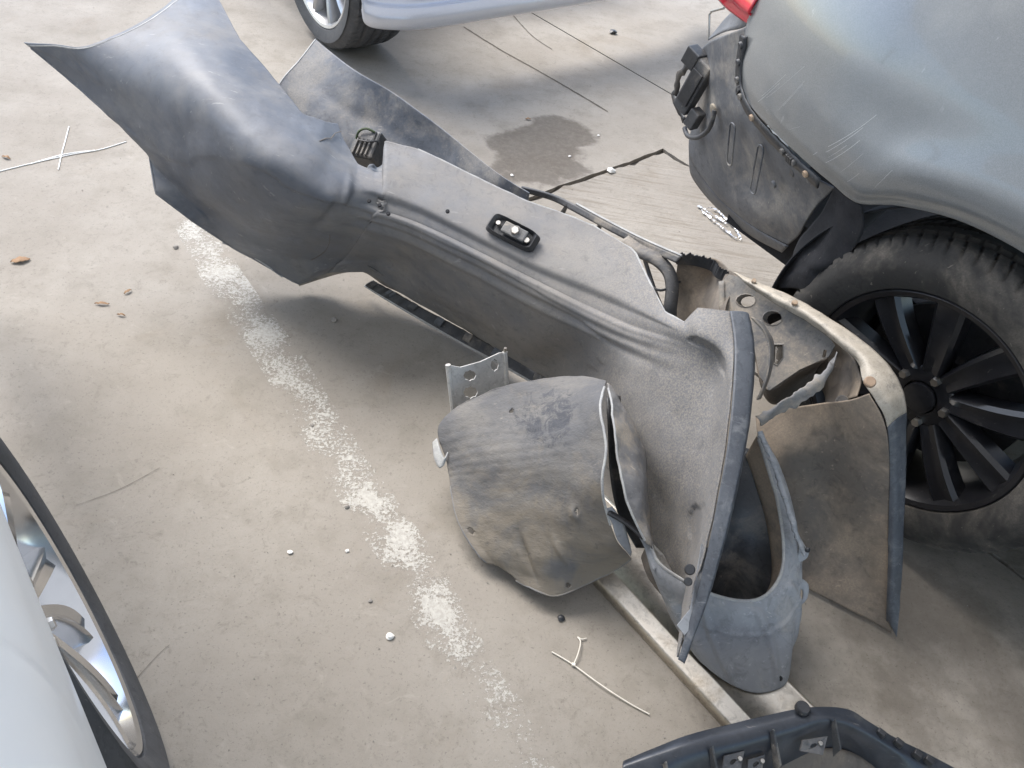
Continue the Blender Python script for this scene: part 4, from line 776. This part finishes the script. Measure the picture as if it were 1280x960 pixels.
bk = [[(0.465,1.068,0.26), (0.437,0.951,0.2), (0.416,0.885,0.13), (0.411,0.847,0.09)],[(0.499,1.046,0.27), (0.507,0.961,0.18), (0.499,0.891,0.09), (0.501,0.844,0.05)],[(0.518,1.0,0.26), (0.548,0.945,0.19), (0.562,0.885,0.12), (0.558,0.85,0.09)]]
sheet('inner_baffle', displace(grid(bk, 20, 14), lambda u, v, p: .006*ns(p, 20)), M_BLACK, l2, .003)
cp_ = [[(0.575,0.915,0.21), (0.586,0.906,0.2), (0.597,0.904,0.19)],[(0.579,0.9,0.185), (0.588,0.899,0.18), (0.598,0.898,0.178)],[(0.579,0.887,0.165), (0.585,0.888,0.165), (0.59,0.891,0.17)]]
sheet('clip_ear', grid(cp_, 10, 8), M_LINERG, l2, .004)
disc('clip', [(0.588,0.898,0.2)][0], (.6, -.5, .6), .005, .006, M_BLACK, l2, 10)
e2 = [[(0.596,0.876,0.14), (0.615,0.872,0.13), (0.618,0.854,0.11), (0.603,0.836,0.1)],[(0.595,0.859,0.13), (0.607,0.863,0.12), (0.609,0.852,0.11), (0.601,0.844,0.1)]]
sheet('side_ear', grid(e2, 10, 4), M_LINERG, l2, .003)
e3 = [[(0.274,0.852,0.21), (0.291,0.838,0.19), (0.309,0.809,0.175)],[(0.293,0.859,0.205), (0.306,0.841,0.19), (0.317,0.823,0.18)]]
sheet('side_ear', grid(e3, 10, 4), M_LINERG, l2, .003)
sp_ = [[(0.458,1.033,0.345), (0.487,0.992,0.32), (0.514,0.951,0.285), (0.545,0.906,0.245), (0.576,0.878,0.205)],[(0.472,1.04,0.345), (0.503,0.995,0.315), (0.532,0.95,0.28), (0.56,0.913,0.24), (0.58,0.888,0.21)]]
gt = displace(grid(sp_, 90, 9), lambda u, v, p: .004*ns(p, 35)+.002*ns(p, 80)+.004*math.sin(v*4))
for i in range(90):
    for k_ in (0, -1): gt[k_][i] += (gt[k_][i]-gt[4][i])*.7*ns(gt[k_][i], 110)+(gt[k_][i]-gt[4][i])*.6*ns(gt[k_][i], 35)
sheet('splinter', gt, M_LINERG, l2, .002)
disc('drain_hole', [(0.572,0.715,0.05)][0], (.1, -.8, .6), .005, .002, M_BLACK, l2, 12)

# ---------------------------------------------------------------- ribbed black bumper part, bottom edge
gp_ = thing('bumper_reinforcement', [(0.603,0.528,0.0)][0], 'black ribbed bumper part with clips, cut by the bottom edge of the picture', 'bumper part')
to_ = [[(0.278,0.501,0.1), (0.373,0.549,0.12), (0.463,0.584,0.13), (0.548,0.614,0.14), (0.601,0.627,0.145), (0.647,0.632,0.14), (0.682,0.622,0.13), (0.735,0.612,0.11), (0.804,0.602,0.09), (0.872,0.588,0.07)],[(0.275,0.487,0.105), (0.371,0.525,0.125), (0.459,0.556,0.135), (0.543,0.589,0.145), (0.593,0.604,0.15), (0.633,0.609,0.145), (0.668,0.603,0.135), (0.72,0.594,0.112), (0.786,0.582,0.09), (0.852,0.566,0.07)],[(0.282,0.459,0.09), (0.377,0.502,0.1), (0.466,0.538,0.11), (0.55,0.574,0.12), (0.599,0.597,0.125), (0.637,0.603,0.12), (0.67,0.598,0.11), (0.718,0.588,0.09), (0.769,0.567,0.075), (0.832,0.547,0.06)],[(0.309,0.435,0.03), (0.399,0.471,0.035), (0.487,0.515,0.04), (0.577,0.567,0.045), (0.629,0.594,0.05), (0.664,0.602,0.05), (0.691,0.597,0.05), (0.724,0.578,0.045), (0.761,0.547,0.04), (0.819,0.516,0.03)]]
M_GLOSSB = dirty('glossy_black_plastic', (.022, .026, .034), (.035, .04, .05), (.16, .15, .135), .2, .3, bump=.06)
sheet('shell', displace(grid(to_, 140, 30), lambda u, v, p: .001*ns(p, 20)), M_GLOSSB, gp_, .003)
lo_ = [[(0.317,0.454,0.05), (0.408,0.51,0.055), (0.489,0.551,0.06), (0.571,0.578,0.065), (0.643,0.597,0.065), (0.693,0.594,0.06), (0.741,0.57,0.05)],[(0.324,0.405,0.02), (0.415,0.443,0.02), (0.496,0.48,0.02), (0.58,0.512,0.02), (0.65,0.529,0.02), (0.698,0.531,0.02), (0.741,0.507,0.02)]]
sheet('inner_tray', grid(lo_, 40, 8), M_MUD, gp_, .003)
for a, b in [[(0.408,0.53,0.135), (0.426,0.508,0.08)],[(0.506,0.57,0.145), (0.531,0.534,0.08)],[(0.609,0.602,0.15), (0.636,0.577,0.08)],[(0.337,0.5,0.12), (0.354,0.477,0.07)]]:
    a, b = Vector(a), Vector(b); t = b-a
    V = [a, b, b+UP*.03, a+UP*.012]; obj('rib', V, [(0, 1, 2, 3)], M_BLACKD, gp_, False, .004)
for cpx in [[(0.563,0.572,0.13), (0.606,0.586,0.13), (0.598,0.558,0.12), (0.561,0.559,0.12)],[(0.435,0.529,0.12), (0.468,0.543,0.12), (0.463,0.516,0.11), (0.433,0.511,0.11)],[(0.477,0.534,0.11), (0.505,0.547,0.11), (0.502,0.526,0.1), (0.477,0.518,0.1)]]:
    c = sum((Vector(p) for p in cpx), Vector())/4; a = (Vector(cpx[1])-Vector(cpx[0])).normalized(); b = (Vector(cpx[3])-Vector(cpx[0])).normalized()
    k_ = plate('clip_tab', cpx, [ring(c, a, b, .006, .004, 10)], M_BLACKD, gp_, .004)
    disc('screw', c+a*.012+UP*.003, UP, .004, .003, M_STEEL, k_, 10)
for p in [(0.7,0.607,0.125), (0.733,0.601,0.115), (0.767,0.591,0.105), (0.788,0.587,0.1)]:
    box('clip_block', Vector(p)+UP*.004, (.7, -.5, 0), (.5, .7, 0), UP, (.014, .01, .014), M_BLACK, gp_, .002)
disc('bump_stop', [(0.56,0.614,0.15)][0], UP, .012, .01, M_BLACK, gp_)

# ---------------------------------------------------------------- black fitting in the notch
ft = thing('plastic_fitting', [(-0.537,2.109,0.0)][0], 'broken black plastic fitting with green wire wedged between the two bumpers', 'plastic fitting')
fc = Vector([(-0.444,1.745,0.36)][0]); fX, fY, fZ = Vector((.7, -.5, .5)).normalized(), None, Vector((-.3, -.5, .8)).normalized()
fY = fZ.cross(fX).normalized(); fX = fY.cross(fZ)
box('body', fc, fX, fY, fZ, (.07, .075, .06), M_BLACK, ft, .006)
box('housing', fc+fX*.004+fY*.02+fZ*.02, fX, fY, fZ, (.04, .03, .03), M_BLACKD, ft, .004)
for k in range(4): box('fin', fc+fX*(-.018+.012*k)+fZ*.028-fY*.012, fX, fY, fZ, (.004, .04, .016), M_BLACKD, ft, .001)
tube('wire', [fc+fX*-.03+fZ*.02, fc+fX*-.02+fZ*.04+fY*.02, fc+fZ*.045+fY*.03, fc+fX*.02+fZ*.035+fY*.03], .003, plain('green_wire', (.06, .085, .04), .7), ft, n=14, seg=6)
tube('wire', [fc+fX*.03+fZ*.01, fc+fX*.034+fZ*.03+fY*.01, fc+fX*.02+fZ*.042, fc+fX*-.01+fZ*.04], .0025, M_BLACK, ft, n=14, seg=6)
sv = [[(-0.417,1.594,0.39), (-0.391,1.594,0.385), (-0.371,1.621,0.39)],[(-0.417,1.639,0.385), (-0.396,1.645,0.38), (-0.383,1.67,0.385)]]
sheet('torn_metal', displace(grid(sv, 24, 10), lambda u, v, p: .008*ns(p, 70)), M_FLANGE, ft, .001)

# ---------------------------------------------------------------- litter and small debris
def leaf(p, ln, wd, yaw, col, label):
    p = Vector(p); a = Vector((math.cos(yaw), math.sin(yaw), 0)); b = Vector((-a.y, a.x, 0)); V = []; F = []
    n = 9
    for i in range(n):
        f = i/(n-1); hw = wd*math.sin(math.pi*min(1, f*.96+.02))**.8
        z = .002+.003*math.sin(f*3.1)+.004*ns((f*3, yaw, 0), 1.7)
        for s in (-1, 0, 1): V.append(p+a*ln*(f-.5)+b*hw*s/2+UP*(z+abs(s)*.0025))
    F = [(i*3+k, i*3+k+1, i*3+k+4, i*3+k+3) for i in range(n-1) for k in (0, 1)]
    tag(obj('leaf', V, F, col, thick=.0006, org=p), label, 'leaf', 'dry leaves on the floor')
M_LEAF = dirty('dry_leaf', (.22, .13, .07), (.3, .19, .1), (.35, .27, .18), .4, .8)
for (p, ln, wd, yaw, lab) in zip([(-1.298,1.518,0.0), (-0.997,1.473,0.0), (-1.034,1.414,0.0), (-1.586,1.951,0.0), (-0.973,1.387,0.0), (-0.11,2.75,0.0)], (.045, .022, .035, .03, .02, .02), (.022, .008, .008, .01, .006, .01), (.6, 1.1, .2, -.2, .1, .3),
    ('curled brown leaf at the left edge, largest of the dry leaves', 'small dark leaf scrap standing near the left foreground of the grey bumper wing', 'thin brown leaf sliver below the bumper wing on the left', 'brown leaf scrap by the string at the far left edge', 'tiny leaf stalk scrap, lowest of the three below the bumper wing', 'small dark leaf scrap on the floor above the oil stain')):
    leaf(p, ln, wd, yaw, M_LEAF, lab)
M_PEB = dirty('pebble', (.22, .2, .18), (.32, .3, .27), (.4, .36, .3), .4, .9, nsc=60)
M_PEBW = plain('white_chip', (.75, .73, .69), .85)
def pebble(p, r, mat, lab, cat='pebble', grp='pebbles and chips on the floor', sd=0):
    bm = bmesh.new(); bmesh.ops.create_icosphere(bm, subdivisions=2, radius=r)
    for v in bm.verts: v.co *= 1+.5*noise.noise(v.co*1.2/r+Vector((sd, sd*2, 0))); v.co.z *= .6
    V = [Vector(p)+v.co+UP*r*.45 for v in bm.verts]; F = [[v.index for v in f.verts] for f in bm.faces]; bm.free()
    tag(obj('pebble', V, F, mat, org=p), lab, cat, grp)
for k, (p, r, m, lab) in enumerate(zip([(-0.962,1.68,0.0), (-0.475,1.504,-0.0), (-0.292,0.951,0.0), (-0.426,1.15,0.0), (0.171,0.785,0.0), (-0.141,0.688,0.0), (-0.37,0.824,0.0), (-0.264,0.849,0.0), (0.206,2.484,0.0), (0.153,2.723,0.0), (0.06,2.538,0.0), (-0.119,2.347,0.0), (0.173,3.694,0.0), (-0.193,0.752,0.0)],
    (.007, .008, .005, .004, .007, .007, .005, .004, .014, .005, .005, .006, .016, .004),
    (M_PEB, M_PEB, M_PEB, M_PEB, M_BLACK, M_PEBW, M_PEBW, M_PEBW, M_PEBW, M_PEBW, M_PEBW, M_PEBW, M_BLACK, M_PEB),
    ('small dark pebble left of the top end of the white line', 'grey pebble on the floor below the bumper notch', 'tiny grit stone right of the white line, middle of the picture', 'tiny grit stone on the white line by its middle', 'black rubber crumb below the muddy liner', 'white chip just left of the lower white line', 'white chip left of the line, beside the muddy liner height', 'tiny white chip on the floor right of the line', 'torn white paper scrap in the floor joint by the oil stain', 'white fleck in the upper part of the oil stain', 'white fleck at the middle of the oil stain', 'white fleck at the left rim of the oil stain', 'flat dark lump on the floor near the top', 'tiny grey stone low left of the line'))):
    pebble(p, r, m, lab, sd=k*1.7)
ti = [[(0.159,0.713,0.003), (0.198,0.696,0.004), (0.251,0.666,0.006), (0.304,0.642,0.004), (0.343,0.628,0.003)],[(0.201,0.695,0.004), (0.207,0.714,0.008), (0.211,0.74,0.006), (0.205,0.751,0.004)],[(0.205,0.751,0.004), (0.213,0.748,0.004), (0.222,0.752,0.003)]]
V, F = merge(*[tube_geo(curve(p, 20), .0012, 6) for p in ti], box_geo(ti[1][0], (1, 0, 0), (0, 1, 0), UP, .006, .005, .005))
tag(obj('cable_tie', V, F, plain('pale_nylon', (.72, .68, .6), .5), org=ti[0][0]), 'thin white cut cable tie on the floor below the muddy liner', 'cable tie')
# crumpled foil by the joint
fp = [(0.507,2.362,0.0), (0.634,2.205,0.0)]
V = []; F = []
for path in [[(0.503,2.358,0.002), (0.533,2.325,0.004), (0.564,2.303,0.003), (0.594,2.273,0.004)],[(0.513,2.332,0.002), (0.547,2.282,0.004), (0.584,2.24,0.003), (0.62,2.201,0.003)],[(0.577,2.333,0.002), (0.605,2.282,0.004), (0.628,2.235,0.003), (0.635,2.194,0.002)],[(0.534,2.347,0.003), (0.556,2.352,0.004), (0.579,2.332,0.003)]]:
    pp = curve(path, 34); b0 = len(V)
    for i, q in enumerate(pp):
        for s in (-1, 0, 1): V.append(q+Vector((.6, .6, 0))*s*.006*(.35+abs(ns(q, 70, s+3))*1.6)+UP*(.003+.008*abs(ns(q, 110, s*3))))
    F += [(b0+i*3+k, b0+i*3+k+1, b0+i*3+k+4, b0+i*3+k+3) for i in range(33) for k in (0, 1) if ns(pp[i], 140, k) > -.25]
tag(obj('foil_scrap', V, F, plain('crumpled_foil', (.62, .62, .63), .35, .7), smooth=False, org=fp[0]), 'crumpled silver foil strip on the rough slab under the grey car', 'scrap')
gr = []
rg = random.Random(3)
for k in range(2600):
    x, y = rg.uniform(-2.2, 1.6), rg.uniform(.3, 4.0)
    r = rg.uniform(.0006, .0022); c = Vector((x, y, r*.4)); V = [c+Vector((rg.uniform(-1, 1), rg.uniform(-1, 1), rg.uniform(-.3, 1)))*r for _ in range(5)]
    gr.append((V, [(0, 1, 2), (0, 2, 3), (0, 3, 4), (1, 2, 4), (1, 3, 4)]))
V, F = merge(*gr); o = obj('floor_grit', V, F, M_PEB, smooth=False); o['kind'] = 'stuff'; tag(o, 'fine grit scattered over the concrete floor', 'grit')
